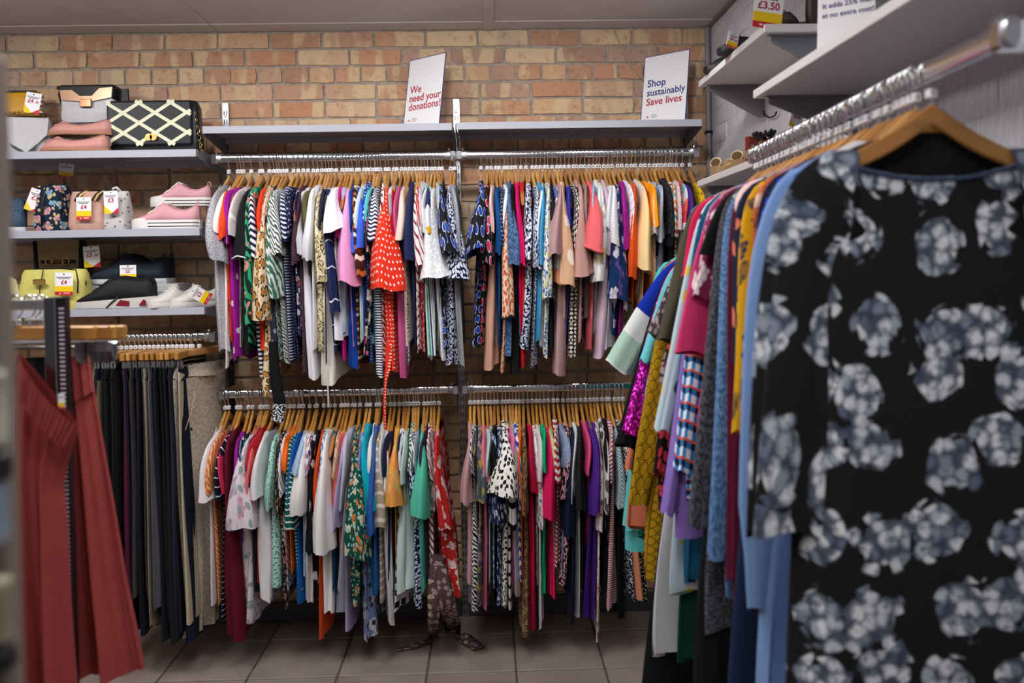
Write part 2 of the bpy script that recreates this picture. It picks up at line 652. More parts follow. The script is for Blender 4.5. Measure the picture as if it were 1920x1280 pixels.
def upright(x, z0, z1, label):
    root = thing('slotted_upright', label, 'upright', (x, 0, z0), group='slotted uprights on the brick wall')
    h = z1 - z0
    ch = MB()
    ch.bbox(-0.0135, 0.0135, -0.019, -0.016, 0, h, 0.0008)
    ch.bbox(-0.0135, -0.011, -0.016, -0.004, 0, h, 0.0008)
    ch.bbox(0.011, 0.0135, -0.016, -0.004, 0, h, 0.0008)
    ch.build('channel', CHROME_DULL, root)
    sl = MB()
    z = h - 0.035
    while z > 0.03:
        for s in (-1, 1):
            sl.box(s * 0.0058 - 0.0019, s * 0.0058 + 0.0019, -0.0196, -0.018, z - 0.019, z)
        z -= 0.036
    tag(sl.build('slots', SLOT, root), kind='stuff')
    for zz in (h - 0.058, h * 0.55, 0.1):
        MB().tube([(0, -0.018, zz), (0, -0.0215, zz), (0, -0.0225, zz)], [0.0055, 0.005, 0.002], 10).build('screw', CHROME, root, smooth=True)
    return root


def arm_bracket(x, y, z, depth, label, side=1, mat=CHROME_DULL):
    """wall arm from the upright out to a rail"""
    root = thing('rail_bracket', label, 'bracket', (x, 0, z), group='rail brackets')
    prof = [(-0.018, -0.075), (-0.018, 0.02), (-depth * 0.5, 0.016), (-depth, 0.018), (-depth - 0.01, 0.0), (-depth, -0.018), (-depth * 0.55, -0.02), (-0.05, -0.055)]
    MB().prism(prof, 'x', -0.0018, 0.0018).build('arm', mat, root)
    MB().tube([(0.0018, -0.03, -0.03), (0.006, -0.03, -0.03)], 0.004, 8).build('bolt', CHROME, root, smooth=True)
    MB().bbox(-0.012, 0.012, -depth - 0.012, -depth + 0.012, -0.02, 0.02, 0.004).build('clamp', CHROME, root)
    return root


RY = -0.30                                   # rails stand this far off the bricks
SY_ = -0.335                                 # shelf fronts

# grey steel shelves over the rails


def steel_shelf(name, label, x0, x1, yf, ztop, ends=(True, True), yb=-0.035):
    root = thing(name, label, 'shelf', (x0, 0, ztop), group='grey steel wall shelves')
    w = x1 - x0
    MB().bbox(0, w, yf, yb, -0.004, 0, 0.0012).build('deck', SHELF_GREY, root)
    MB().bbox(0, w, yf - 0.0015, yf + 0.0015, -0.029, 0.0, 0.001).build('front_lip', SHELF_GREY, root)
    MB().bbox(0, w, yb - 0.0015, yb + 0.0015, -0.029, 0.0, 0.001).build('rear_lip', SHELF_GREY, root)
    for e, xx in zip(ends, (0.0, w)):
        if e:
            s = -1 if xx == 0 else 1
            prof = [(yf + 0.004, -0.001), (yf + 0.004, -0.027), (yf + 0.03, -0.034), (-0.02, -0.075), (-0.02, 0.006), (-0.04, -0.001)]
            MB().prism(prof, 'x', xx - 0.0012 + s * 0.003, xx + 0.0012 + s * 0.003).build('end_bracket', BRK, root)
            MB().tube([(xx + s * 0.003, -0.05, -0.04), (xx + s * 0.010, -0.05, -0.04)], 0.004, 8).build('bolt', CHROME, root, smooth=True)
    return root


zu = pixY(615, 233.5, SY_).z
xa, xb, xc, xd = pixY(380, 240, SY_).x, pixY(847, 228, SY_).x, pixY(855, 228, SY_).x, pixY(1316, 222, SY_).x
steel_shelf('wall_shelf', 'long grey steel shelf carrying the donations sign', xa, xb, SY_, zu)
steel_shelf('wall_shelf', 'long grey steel shelf carrying the sustainability sign', xc, xd, SY_, zu + 0.002)

upL, upM, upR = pixY(422.5, 210, -0.02).x, pixY(855.5, 200, -0.02).x, pixY(1284, 200, -0.02).x
ztopU = pixY(640, 190, -0.02).z
for x, z1, wh in ((upL, ztopU, 'at the end of the bag shelves'), (upM, ztopU + 0.004, 'between the two sign shelves'), (upR, ztopU, 'behind the sustainability sign')):
    upright(x, 0.0, z1, 'chrome slotted wall upright ' + wh)

# rails in front of the brick wall
RU = pixY(640, 294.5, RY).z
RL = pixY(640, 735, RY).z
rxa, rxb = pixY(402, 297, RY).x, pixY(846, 291, RY).x
rxc, rxd = pixY(864, 291, RY).x, pixY(1305, 287, RY).x
rail('clothes_rail', 'upper chrome rail below the donations sign', (rxa, RY, RU), (rxb, RY, RU))
rail('clothes_rail', 'upper chrome rail below the sustainability sign', (rxc, RY, RU), (rxd, RY, RU))
lxa, lxb = pixY(416, 738, RY).x, pixY(852, 727, RY).x
lxc, lxd = pixY(874, 727, RY).x, pixY(1250, 720, RY).x
rail('clothes_rail', 'lower chrome rail beside the hanging trousers', (lxa, RY, RL), (lxb, RY, RL))
rail('clothes_rail', 'lower chrome rail running behind the side rack', (lxc, RY, RL), (lxd, RY, RL))
for x, z, wh in ((rxa, RU, 'where the upper rail meets the bag shelves'), (rxb + 0.006, RU, 'at the middle upright, end of the donations rail'),
                 (rxc - 0.006, RU, 'at the middle upright, start of the sustainability rail'), (rxd, RU, 'at the corner end of the upper rail'),
                 (lxa, RL, 'where the lower rail starts by the trousers'), (lxb + 0.004, RL, 'at the middle upright, end of the left lower rail'),
                 (lxc - 0.004, RL, 'at the middle upright, start of the other lower rail')):
    arm_bracket(x, RY, z, -RY, 'chrome rail arm ' + wh)

# grey shelves with bags and shoes (left)
YF2 = -0.40
LSX = pixY(371, 290, YF2).x
zs1, zs2, zs3 = pixY(250, 281, YF2).z, pixY(250, 429.5, YF2).z, pixY(250, 578, YF2).z
for z, wh, px_ in ((zs1, 'topmost of three, holding the lattice handbag', 371), (zs2, 'middle of three, holding the pink sneakers', 374.5), (zs3, 'lowest of three, holding the black sneakers', 380)):
    steel_shelf('wall_shelf', 'grey steel shelf, ' + wh, -2.5, pixY(px_, 430, YF2).x, YF2, z)
TRZ = pixY(300, 633, -0.36).z
TRY = -0.36
rail('clothes_rail', 'chrome rail under the shoe shelves, hung with trousers', (-2.45, TRY, TRZ), (pixY(396, 633, TRY).x, TRY, TRZ))
arm_bracket(pixY(398, 633, TRY).x, TRY, TRZ, -TRY, 'rail arm at the end of the trouser rail')

# white laminate shelves and rails on the white wall
RX = 0.695
RXF = 0.695                      # rail position at its far end; the rack stands a little off square to the wall


def side_shelf(label, xf, y0, y1, ztop, th):
    """white board on the right wall, front edge at x = xf, from y0 (far) to y1 (near)"""
    root = thing('wall_shelf', label, 'shelf', (xf, y0, ztop), group='white shelves on the white wall')
    MB().bbox(0, XR - xf - 0.004, -(y0 - y1), 0, -th, 0, 0.0015).build('board', SHELF_WHITE, root)
    for yy in (-0.035, -(y0 - y1) + 0.035):
        prof = [(0.03, -th), (XR - xf - 0.004, -th), (XR - xf - 0.004, -th - 0.115), (XR - xf - 0.03, -th - 0.115), (0.03, -th - 0.02)]
        MB().prism(prof, 'y', yy - 0.0015, yy + 0.0015).build('bracket', BRK, root)
        MB().bbox(0.02, XR - xf - 0.004, yy - 0.014, yy + 0.002, -th - 0.003, -th, 0.001).build('bracket_flange', BRK, root)
    return root


dA, dB = 3.10, 2.27
fA = pixY(1310, 163, -3.82 + dA)
fC = pixY(1307, 350, -3.82 + dA)
fB = pixY(1412, 184, -3.82 + dB)
ZA, ZC, ZB = fA.z + 0.02, fC.z + 0.02, fB.z + 0.02
side_shelf('white wall shelf, high one nearest the corner', fA.x, fA.y, -3.82 + 2.36, ZA, 0.022)
side_shelf('white wall shelf, low one nearest the corner, holding sandals', fC.x, fC.y, -3.82 + 2.36, ZC, 0.022)
side_shelf('long white wall shelf over the nearest rack', fB.x, fB.y, -3.82 + 0.75, ZB, 0.022)
RZ2 = pixY(1418, 292, -3.82 + 2.25).z
RZ1 = 1.665
rail('clothes_rail', 'near chrome rail under the long white shelf', (RXF, -3.82 + 2.26, RZ2), (RXF - 0.046 * 1.2, -3.82 + 1.05, RZ2))
rail('clothes_rail', 'chrome rail under the low white corner shelf', (RXF + 0.037, -3.82 + 3.05, RZ1), (RXF + 0.003, -3.82 + 2.32, RZ1))


def side_arm(y, z, label):
    root = thing('rail_bracket', label, 'bracket', (RXF + 0.046 * (y + 3.82 - 2.25), y, z), group='rail brackets')
    w = XR - root.location.x - 0.004
    MB().prism([(0.0, -0.017), (0.0, 0.017), (w * 0.7, 0.02), (w, 0.03), (w, -0.05), (w * 0.7, -0.024)], 'y', -0.004, 0.004).build('arm', CHROME_DULL, root)
    MB().bbox(-0.012, 0.03, -0.013, 0.013, -0.019, 0.019, 0.004).build('clamp', CHROME, root)
    return root


side_arm(-3.82 + 1.06, RZ2, 'chrome rail arm nearest the viewer under the long white shelf')
side_arm(-3.82 + 2.25, RZ2, 'chrome rail arm at the far end of the near rail')
side_arm(-3.82 + 3.03, RZ1, 'chrome rail arm under the low white corner shelf')

# ================================================================== fabrics
_fab = {}


def fabric(spec):
    """spec 'kind:col,col,..,number' -> material; patterns run on a UV map in metres"""
    if spec in _fab:
        return _fab[spec]
    kind, _, rest_ = spec.partition(':')
    a = rest_.split(',')
    C = [H(x) for x in a if x.startswith('#')]
    N = [float(x) for x in a if not x.startswith('#')]
    t = NT('fabric_' + kind, 0.88, 0, 0.2)
    uv = t.n('UVMap', 0)
    wr = t.n('TexNoise', 0, None, Vector=uv, Scale=22.0, Detail=3.0)

    def sep(v):
        nd = t.t.nodes.new('ShaderNodeSeparateXYZ')
        t.t.links.new(v, nd.inputs[0])
        return nd.outputs

    def saw(x, period):
        return t.math('FRACT', t.math('DIVIDE', x, period))

    def warp(amount, scale):
        nz = t.n('TexNoise', 1, None, Vector=uv, Scale=scale, Detail=2.0)
        off = t.n('VectorMath', 0, {'operation': 'SUBTRACT'}, i0=nz, i1=(0.5, 0.5, 0.5))
        off = t.n('VectorMath', 0, {'operation': 'SCALE'}, i0=off, Scale=amount)
        return t.n('VectorMath', 0, {'operation': 'ADD'}, i0=uv, i1=off)

    def vor(vec, scale, out=0, rnd=1.0, feature='F1'):
        nd = t.t.nodes.new('ShaderNodeTexVoronoi')
        nd.voronoi_dimensions = '2D'
        nd.feature = feature
        t.t.links.new(vec, nd.inputs['Vector'])
        nd.inputs['Scale'].default_value = scale
        nd.inputs['Randomness'].default_value = rnd
        return nd.outputs[out]

    def step(x, a, b):
        return t.ramp(x, [(a, (0, 0, 0, 1)), (b, (1, 1, 1, 1))])

    if kind == 's':
        col = t.mix(0.0, C[0], C[0])
    elif kind == 'm':
        nz = t.n('TexNoise', 0, None, Vector=uv, Scale=N[0] if N else 330.0, Detail=3.0)
        col = t.ramp(nz, [(0.4, C[0]), (0.6, C[1])])
    elif kind in 'hv':
        s = sep(uv)
        f = saw(s[1] if kind == 'h' else s[0], N[0])
        duty = N[1] if len(N) > 1 else 0.5
        if len(C) == 2:
            col = t.ramp(f, [(0, C[0]), (duty, C[1])], 'CONSTANT')
        else:
            k = len(C)
            col = t.ramp(f, [(i / k, C[i]) for i in range(k)], 'CONSTANT')
    elif kind == 'g':        # diagonal stripes
        s = sep(uv)
        f = saw(t.math('ADD', s[0], t.math('MULTIPLY', s[1], 0.8)), N[0])
        col = t.ramp(f, [(0, C[0]), (N[1] if len(N) > 1 else 0.5, C[1])], 'CONSTANT')
    elif kind == 'd':        # dots: base, dot, spacing
        d = vor(uv, 1 / N[0], 0, 0.25)
        r = N[1] if len(N) > 1 else 0.24
        col = t.mix(step(d, r, r + 0.03), C[1], C[0])
    elif kind == 'o':        # ovals with ring: base, dot, ring
        st = t.n('VectorMath', 0, {'operation': 'MULTIPLY'}, i0=uv, i1=(1.25, 0.85, 1))
        d = vor(st, 1 / N[0], 0, 0.6)
        col = t.ramp(d, [(0, C[1]), (0.29, C[1]), (0.3, C[2]), (0.36, C[2]), (0.37, C[0]), (1, C[0])])
    elif kind == 'l':        # leopard: base, patch, spot
        w = warp(0.006, 60.0)
        d = vor(w, 1 / N[0], 0, 0.9)
        e = vor(w, 1 / N[0], 0, 0.9, 'DISTANCE_TO_EDGE')
        nz = t.n('TexNoise', 0, None, Vector=uv, Scale=150.0, Detail=1.0)
        ringm = t.math('MULTIPLY', step(d, 0.26, 0.3), t.ramp(d, [(0.44, (1, 1, 1, 1)), (0.5, (0, 0, 0, 1))]))
        ringm = t.math('MULTIPLY', ringm, step(nz, 0.42, 0.48))
        c = t.mix(t.ramp(d, [(0.26, (1, 1, 1, 1)), (0.32, (0, 0, 0, 1))]), C[0], C[1])
        col = t.mix(ringm, c, C[2])
    elif kind == 'k':        # ditsy print: base, speck
        w = warp(0.004, 130.0)
        d = vor(w, 1 / N[0], 0, 1.0)
        r = N[1] if len(N) > 1 else 0.34
        m = step(d, r, r + 0.05)
        if len(C) > 2:
            cc = vor(w, 1 / N[0], 1, 1.0)
            sp = t.mix(step(sep(cc)[0], 0.5, 0.52), C[1], C[2])
            col = t.mix(m, sp, C[0])
        else:
            col = t.mix(m, C[1], C[0])
    elif kind == 'f':        # floral: base, petal, second petal, [leaf]
        w = warp(0.018, 26.0)
        S = 1 / N[0]
        d = vor(w, S, 0, 0.85)
        cc = sep(vor(w, S, 1, 0.85))
        fine = vor(warp(0.006, 80.0), S * 3.2, 0, 1.0)
        thr = t.math('ADD', d, t.math('MULTIPLY', fine, 0.30))
        m = t.ramp(thr, [(0.42, (1, 1, 1, 1)), (0.46, (0, 0, 0, 1))])
        pet = t.mix(step(cc[0], 0.5, 0.52), C[1], C[2])
        core = t.ramp(fine, [(0.1, (0, 0, 0, 1)), (0.5, (0.65, 0.65, 0.65, 1))])
        pet = t.mix(t.math('MULTIPLY', core, 0.6), pet, C[0])
        col = t.mix(m, C[0], pet)
        if len(C) > 3:
            lf = t.ramp(vor(w, S * 1.7, 0, 1.0), [(0.2, (1, 1, 1, 1)), (0.23, (0, 0, 0, 1))])
            col = t.mix(lf, col, C[3])
    elif kind == 'b':        # big leaf print: base, leaf
        w = warp(0.03, 14.0)
        wv = t.n('TexWave', 0, {'wave_type': 'BANDS', 'bands_direction': 'DIAGONAL'}, Vector=w, Scale=N[0] * 2.4, Distortion=6.0, Detail=1.5)
        col = t.mix(step(wv, 0.47, 0.53), C[0], C[1])
        if len(C) > 2:
            col = t.mix(step(t.n('TexNoise', 0, None, Vector=w, Scale=30.0), 0.58, 0.6), col, C[2])
    elif kind == 'c':        # check: base, a, b
        s = sep(uv)
        fx, fy = saw(s[0], N[0]), saw(s[1], N[0])
        mx = t.ramp(fx, [(0, (0, 0, 0, 1)), (0.5, (1, 1, 1, 1))], 'CONSTANT')
        my = t.ramp(fy, [(0, (0, 0, 0, 1)), (0.5, (1, 1, 1, 1))], 'CONSTANT')
        col = t.mix(mx, C[0], C[1])
        col = t.mix(my, col, t.mix(mx, C[1], C[2]))
        if len(C) > 3:
            col = t.mix(t.ramp(fy, [(0, (0, 0, 0, 1)), (0.86, (1, 1, 1, 1))], 'CONSTANT'), col, C[3])
    elif kind == 'z':        # zebra / brushed lines
        w = warp(0.02, 18.0)
        wv = t.n('TexWave', 0, {'wave_type': 'BANDS', 'bands_direction': 'DIAGONAL'}, Vector=w, Scale=N[0] * 1.8, Distortion=3.0, Detail=1.0)
        col = t.mix(step(wv, 0.45, 0.55), C[0], C[1])
    elif kind == 'w':        # woven diamonds
        s = sep(uv)
        p = t.math('PINGPONG', t.math('DIVIDE', s[0], N[0]), 0.5)
        q = t.math('PINGPONG', t.math('DIVIDE', s[1], N[0] * 1.5), 0.5)
        dd = saw(t.math('ADD', p, q), 0.25)
        dots = vor(uv, 3.4 / N[0], 0, 0.0)
        col = t.mix(t.math('MULTIPLY', step(dd, 0.3, 0.36), t.ramp(dots, [(0.4, (1, 1, 1, 1)), (0.45, (0, 0, 0, 1))])), C[0], C[1])
    elif kind == 't':        # soft clouds
        nz = t.n('TexNoise', 0, None, Vector=uv, Scale=N[0] if N else 9.0, Detail=2.0)
        k = len(C)
        col = t.ramp(nz, [(0.3 + 0.4 * i / (k - 1), C[i]) for i in range(k)])
    elif kind == 'q':        # sequins
        cc = vor(uv, 260.0, 1, 0.6)
        v = sep(cc)
        col = t.mix(step(v[0], 0.2, 0.95), C[0], C[1])
        t.set('Metallic', 0.75)
        t.set('Roughness', 0.28)
        nrm = t.n('VectorMath', 0, {'operation': 'SUBTRACT'}, i0=cc, i1=(0.5, 0.5, 0.5))
        geo = t.n('NewGeometry', 1)
        nrm = t.n('VectorMath', 0, {'operation': 'ADD'}, i0=geo, i1=t.n('VectorMath', 0, {'operation': 'SCALE'}, i0=nrm, Scale=0.9))
        t.link(t.n('VectorMath', 0, {'operation': 'NORMALIZE'}, i0=nrm), 'Normal')
    elif kind == 'r':        # printed rings: base, line
        d = vor(uv, 1 / N[0], 0, 0.0)
        col = t.mix(t.math('MULTIPLY', step(d, 0.40, 0.42), t.ramp(d, [(0.47, (1, 1, 1, 1)), (0.49, (0, 0, 0, 1))])), C[0], C[1])
    elif kind == 'j':        # colour blocks down the garment: colours, block height
        s = sep(uv)
        f = t.math('DIVIDE', s[1], N[0])
        k = len(C)
        col = t.ramp(t.math('FRACT', f), [(i / k, C[i]) for i in range(k)], 'CONSTANT')
    elif kind == 'n':        # rose clusters on dark
        w = warp(0.035, 14.0)
        S = 1 / N[0]
        d = vor(w, S, 0, 0.55)
        w2 = warp(0.016, 55.0)
        pt = vor(w2, S * 4.6, 0, 1.0)
        pe = vor(w2, S * 4.6, 0, 1.0, 'DISTANCE_TO_EDGE')
        pc = sep(vor(w2, S * 4.6, 1, 1.0))
        nz = t.n('TexNoise', 0, None, Vector=uv, Scale=75.0, Detail=3.0)
        edge = t.math('ADD', d, t.math('MULTIPLY', pc[1], 0.20))
        m = t.ramp(edge, [(0.47, (1, 1, 1, 1)), (0.495, (0, 0, 0, 1))])
        lite = t.ramp(pc[0], [(0.0, H('#5d697c')), (0.25, H('#97a2b2')), (0.5, H('#ccd3db')), (1.0, H('#e6eaee'))])
        shade = t.mix(t.ramp(pt, [(0.30, (0, 0, 0, 1)), (0.62, (0.9, 0.9, 0.9, 1))]), lite, H('#39435a'))
        shade = t.mix(t.ramp(nz, [(0.50, (0, 0, 0, 1)), (0.66, (0.8, 0.8, 0.8, 1))]), shade, H('#3c4656'))
        m = t.math('MULTIPLY', m, t.ramp(pe, [(0.0, (0.45, 0.45, 0.45, 1)), (0.04, (1, 1, 1, 1))]))
        col = t.mix(m, C[0], shade)
        col = t.mix(t.n('NewGeometry', 6), col, H('#121214'))     # the print is on the outside of the cloth only
    elif kind == 'e':        # plain with sparse sprigs: base, sprig, [second]
        w = warp(0.01, 60.0)
        d = vor(w, 1 / N[0], 0, 1.0)
        m = t.ramp(d, [(0.13, (1, 1, 1, 1)), (0.17, (0, 0, 0, 1))])
        cc = sep(vor(w, 1 / N[0], 1, 1.0))
        col = t.mix(m, C[0], t.mix(step(cc[0], 0.5, 0.52), C[1], C[-1]))
    else:
        raise ValueError(spec)
    nzc = t.n('TexNoise', 0, None, Vector=uv, Scale=500.0, Detail=1.0)
    if kind != 'q':
        dark = t.n('Mix', 2, {'data_type': 'RGBA', 'blend_type': 'MULTIPLY'}, i0=0.18, i6=col, i7=t.ramp(nzc, [(0.35, (0.45, 0.45, 0.45, 1)), (0.65, (1, 1, 1, 1))]))
        t.link(dark, 'Base Color')
        t.bump(wr, 0.35, 0.006)
    else:
        t.link(col, 'Base Color')
    _fab[spec] = t.m
    return t.m


# ================================================================== hangers
t = NT('hanger_wood', 0.32, 0, 0.5)
rnd = t.n('ObjectInfo', 5)
oc = t.n('TexCoord', 3)
gr = t.n('TexNoise', 0, None, Vector=t.n('VectorMath', 0, {'operation': 'MULTIPLY'}, i0=oc, i1=(60.0, 5.0, 60.0)), Scale=1.0, Detail=3.0)
c = t.ramp(rnd, [(0, H('#8f5f28')), (0.2, H('#c58a3e')), (0.4, H('#9a672f')), (0.6, H('#dba552')), (0.8, H('#a8733a')), (1, H('#c9985c'))])
t.link(t.mix(t.ramp(gr, [(0.35, (0, 0, 0, 1)), (0.7, (0.45, 0.45, 0.45, 1))]), c, H('#8a5a28')), 'Base Color')
WOOD = t.m


def z_arm(a):
    """height of the hanger arm's upper edge below the rail's top, at distance a from the hook"""
    q = abs(a) / 0.215
    return -0.084 - 0.148 * (q ** 1.2) - 0.008 * math.sin(min(q, 1) * math.pi * 2)


def hanger_mesh():
    n = 22
    rings = []
    for i in range(n + 1):
        a = -0.215 + 0.43 * i / n
        q = abs(a) / 0.215
        hh = 0.030 * (1 - 0.45 * q ** 2) * (0.55 if q > 0.98 else 1)
        th = 0.0052 * (0.6 if q > 0.98 else 1) * (1 + 0.35 * q)
        zt = z_arm(a)
        rings.append([(-th, a, zt - 0.003), (-th * 0.6, a, zt), (th * 0.6, a, zt), (th, a, zt - 0.003), (th, a, zt - hh + 0.003), (th * 0.6, a, zt - hh), (-th * 0.6, a, zt - hh), (-th, a, zt - hh + 0.003)])
    return MB().loft(rings).mesh('hanger_body', WOOD, True)


def hook_path(n=12):
    P = [(0, 0.0165, -0.024)]
    for i in range(n + 1):
        a = math.pi * i / n
        P.append((0, 0.0165 * math.cos(a), -0.0145 + 0.0165 * math.sin(a)))
    P += [(0, -0.0165, -0.022), (0, -0.013, -0.033), (0, -0.004, -0.043), (0, 0, -0.052), (0, 0, -0.088)]
    return P


HANGER = hanger_mesh()
HOOK = MB().tube(hook_path(), 0.0021, 7).mesh('hook', CHROME, 'all')
CUBE = MB().bbox(-0.0072, 0.0072, -0.0072, 0.0072, -0.076, -0.061, 0.0022).mesh('size_cube', WHITE_P)
LETTER = {}


def hanger(loc, rotz, label, size='M', group='wooden clothes hangers', tilt=0.0, lift=0.0, wide=1.0):
    root = thing('clothes_hanger', label, 'hanger', loc, rotz, group)
    root.rotation_euler = (tilt, 0, rotz)
    hb_ = put('hanger_body', HANGER, root, (0, 0, lift))
    hb_.scale.y = wide
    put('hook', HOOK, root)
    cu = put('size_cube', CUBE, root, (0, 0, lift))
    me = text_mesh(size, 0.0095 if len(size) < 3 else 0.007, INK_DARK, bold=0.0002)
    put('size_letter', me, cu, (0, -0.0075, -0.0685), (math.pi / 2, 0, 0))
    if rotz:      # rack that runs along the white wall: the cube's face towards the room
        put('size_letter', me, cu, (0.0075, 0, -0.0685), (math.pi / 2, 0, math.pi / 2))
    return root


# ================================================================== garments


def grid_mesh(name, P, UV, mat, closed=True, flip=False):
    """P: rows x cols x 3; closed round the columns (UV seam handled by loops)"""
    nr, nc = P.shape[0], P.shape[1]
    m = nc if closed else nc - 1
    r, c = np.meshgrid(np.arange(nr - 1), np.arange(m), indexing='ij')
    c2 = (c + 1) % nc
    od = [0, 1, 2, 3] if flip else [0, 3, 2, 1]
    f = np.stack([r * nc + c, r * nc + c2, (r + 1) * nc + c2, (r + 1) * nc + c], -1)[..., od].reshape(-1, 4)
    me = bpy.data.meshes.new(name)
    me.vertices.add(nr * nc)
    me.vertices.foreach_set('co', P.reshape(-1).astype(np.float32))
    me.loops.add(f.size)
    me.loops.foreach_set('vertex_index', f.reshape(-1).astype(np.int32))
    me.polygons.add(len(f))
    me.polygons.foreach_set('loop_start', np.arange(0, f.size, 4, dtype=np.int32))
    me.polygons.foreach_set('use_smooth', np.ones(len(f), dtype=bool))
    uvx = UV                                    # closed grids bring one column more than vertices
    w = uvx.shape[1]
    fu = np.stack([r * w + c, r * w + c + 1, (r + 1) * w + c + 1, (r + 1) * w + c], -1)[..., od].reshape(-1)
    lay = me.uv_layers.new(name='UVMap')
    lay.data.foreach_set('uv', uvx.reshape(-1, 2)[fu].reshape(-1).astype(np.float32))
    me.update()
    me.validate()
    me.materials.append(mat)
    return me


def sstep(x):
    x = np.clip(x, 0, 1)
    return x * x * (3 - 2 * x)


Z_ARM = np.vectorize(z_arm)


def arc_u(ring):
    """running length round a closed ring, one value more than points"""
    nxt = np.roll(ring, -1, axis=0)
    return np.concatenate([[0.0], np.cumsum(np.linalg.norm(nxt - ring, axis=1))])


def body_mesh(mat, L, near=0.20, far=0.20, th0=0.009, th1=0.02, dxn=0.0, dxf=0.0, neck=0.085, dip=0.02, seed=0, nc=36, nr=18, folds=1.0, hem_slope=0.0, waist=0.0, uo=None, shoulder=0.205, backdip=None):
    rg = np.random.default_rng(seed)
    s = np.arange(nc) / nc
    ang = 2 * np.pi * s
    ca, sa = np.cos(ang), np.sin(ang)
    ex = np.sign(ca) * np.abs(ca) ** 0.55          # along the hanger, +1 = near side
    ey = np.sign(sa) * np.abs(sa) ** 0.8
    V = np.concatenate([[0.0, 0.0], np.linspace(0.02, 1, nr - 1)])
    v = V[:, None]
    vv = sstep(v)
    half_n = shoulder + (near - shoulder) * vv - waist * np.sin(np.pi * np.clip(v * 1.3, 0, 1)) ** 2
    half_f = shoulder + (far - shoulder) * vv - waist * np.sin(np.pi * np.clip(v * 1.3, 0, 1)) ** 2
    A = np.where(ex[None] > 0, ex[None] * half_n, ex[None] * half_f)
    th = th0 + (th1 - th0) * sstep(v * 1.3)
    k1, k2, k3 = rg.integers(2, 4), rg.integers(4, 7), rg.integers(7, 11)
    p1, p2, p3 = rg.uniform(0, 6.28, 3)
    fold = (0.5 * np.sin(k1 * ang + p1 + 1.5 * v) + 0.35 * np.sin(k2 * ang + p2 + 2 * v) + 0.2 * np.sin(k3 * ang + p3 - v))
    X = ey[None] * th + fold * th * 0.75 * folds * sstep(v * 1.6)
    X = X + np.where(ex[None] > 0, dxn * np.abs(ex[None]) ** 0.5, dxf * np.abs(ex[None]) ** 0.5) * v ** 1.3
    A = A + 0.012 * folds * sstep(v) * np.sin(k2 * ang + p3 + 3 * v)
    top = Z_ARM(np.clip(np.abs(A[1]), 0, 0.215)) + 0.006
    scoop = np.clip(1 - (np.abs(A[1]) / neck) ** 2, 0, 1)
    zn = z_arm(neck) + 0.006
    top = np.where(scoop > 0, zn - np.where(ey > 0, dip, dip if backdip is None else backdip) * scoop, top)
    hem = -L + 0.010 * folds * np.sin(k1 * ang + p2) + hem_slope * ex
    Z = top[None] * (1 - v) + hem[None] * v
    # first row closes the shoulder seam over the hanger arm
    X[0] *= np.where(np.abs(A[0]) > neck, 0.05, 1.0)
    Z[0] += 0.004
    P = np.stack([X, -A, Z], -1)
    u0 = rg.uniform(0, 3) if uo is None else uo
    um = arc_u(P[int(nr * 0.6)][:, :2]) + u0
    Zc = np.concatenate([Z, Z[:, :1]], 1)
    UV = np.stack([np.broadcast_to(um[None], Zc.shape), Zc], -1)
    return grid_mesh('body', P, UV, mat)


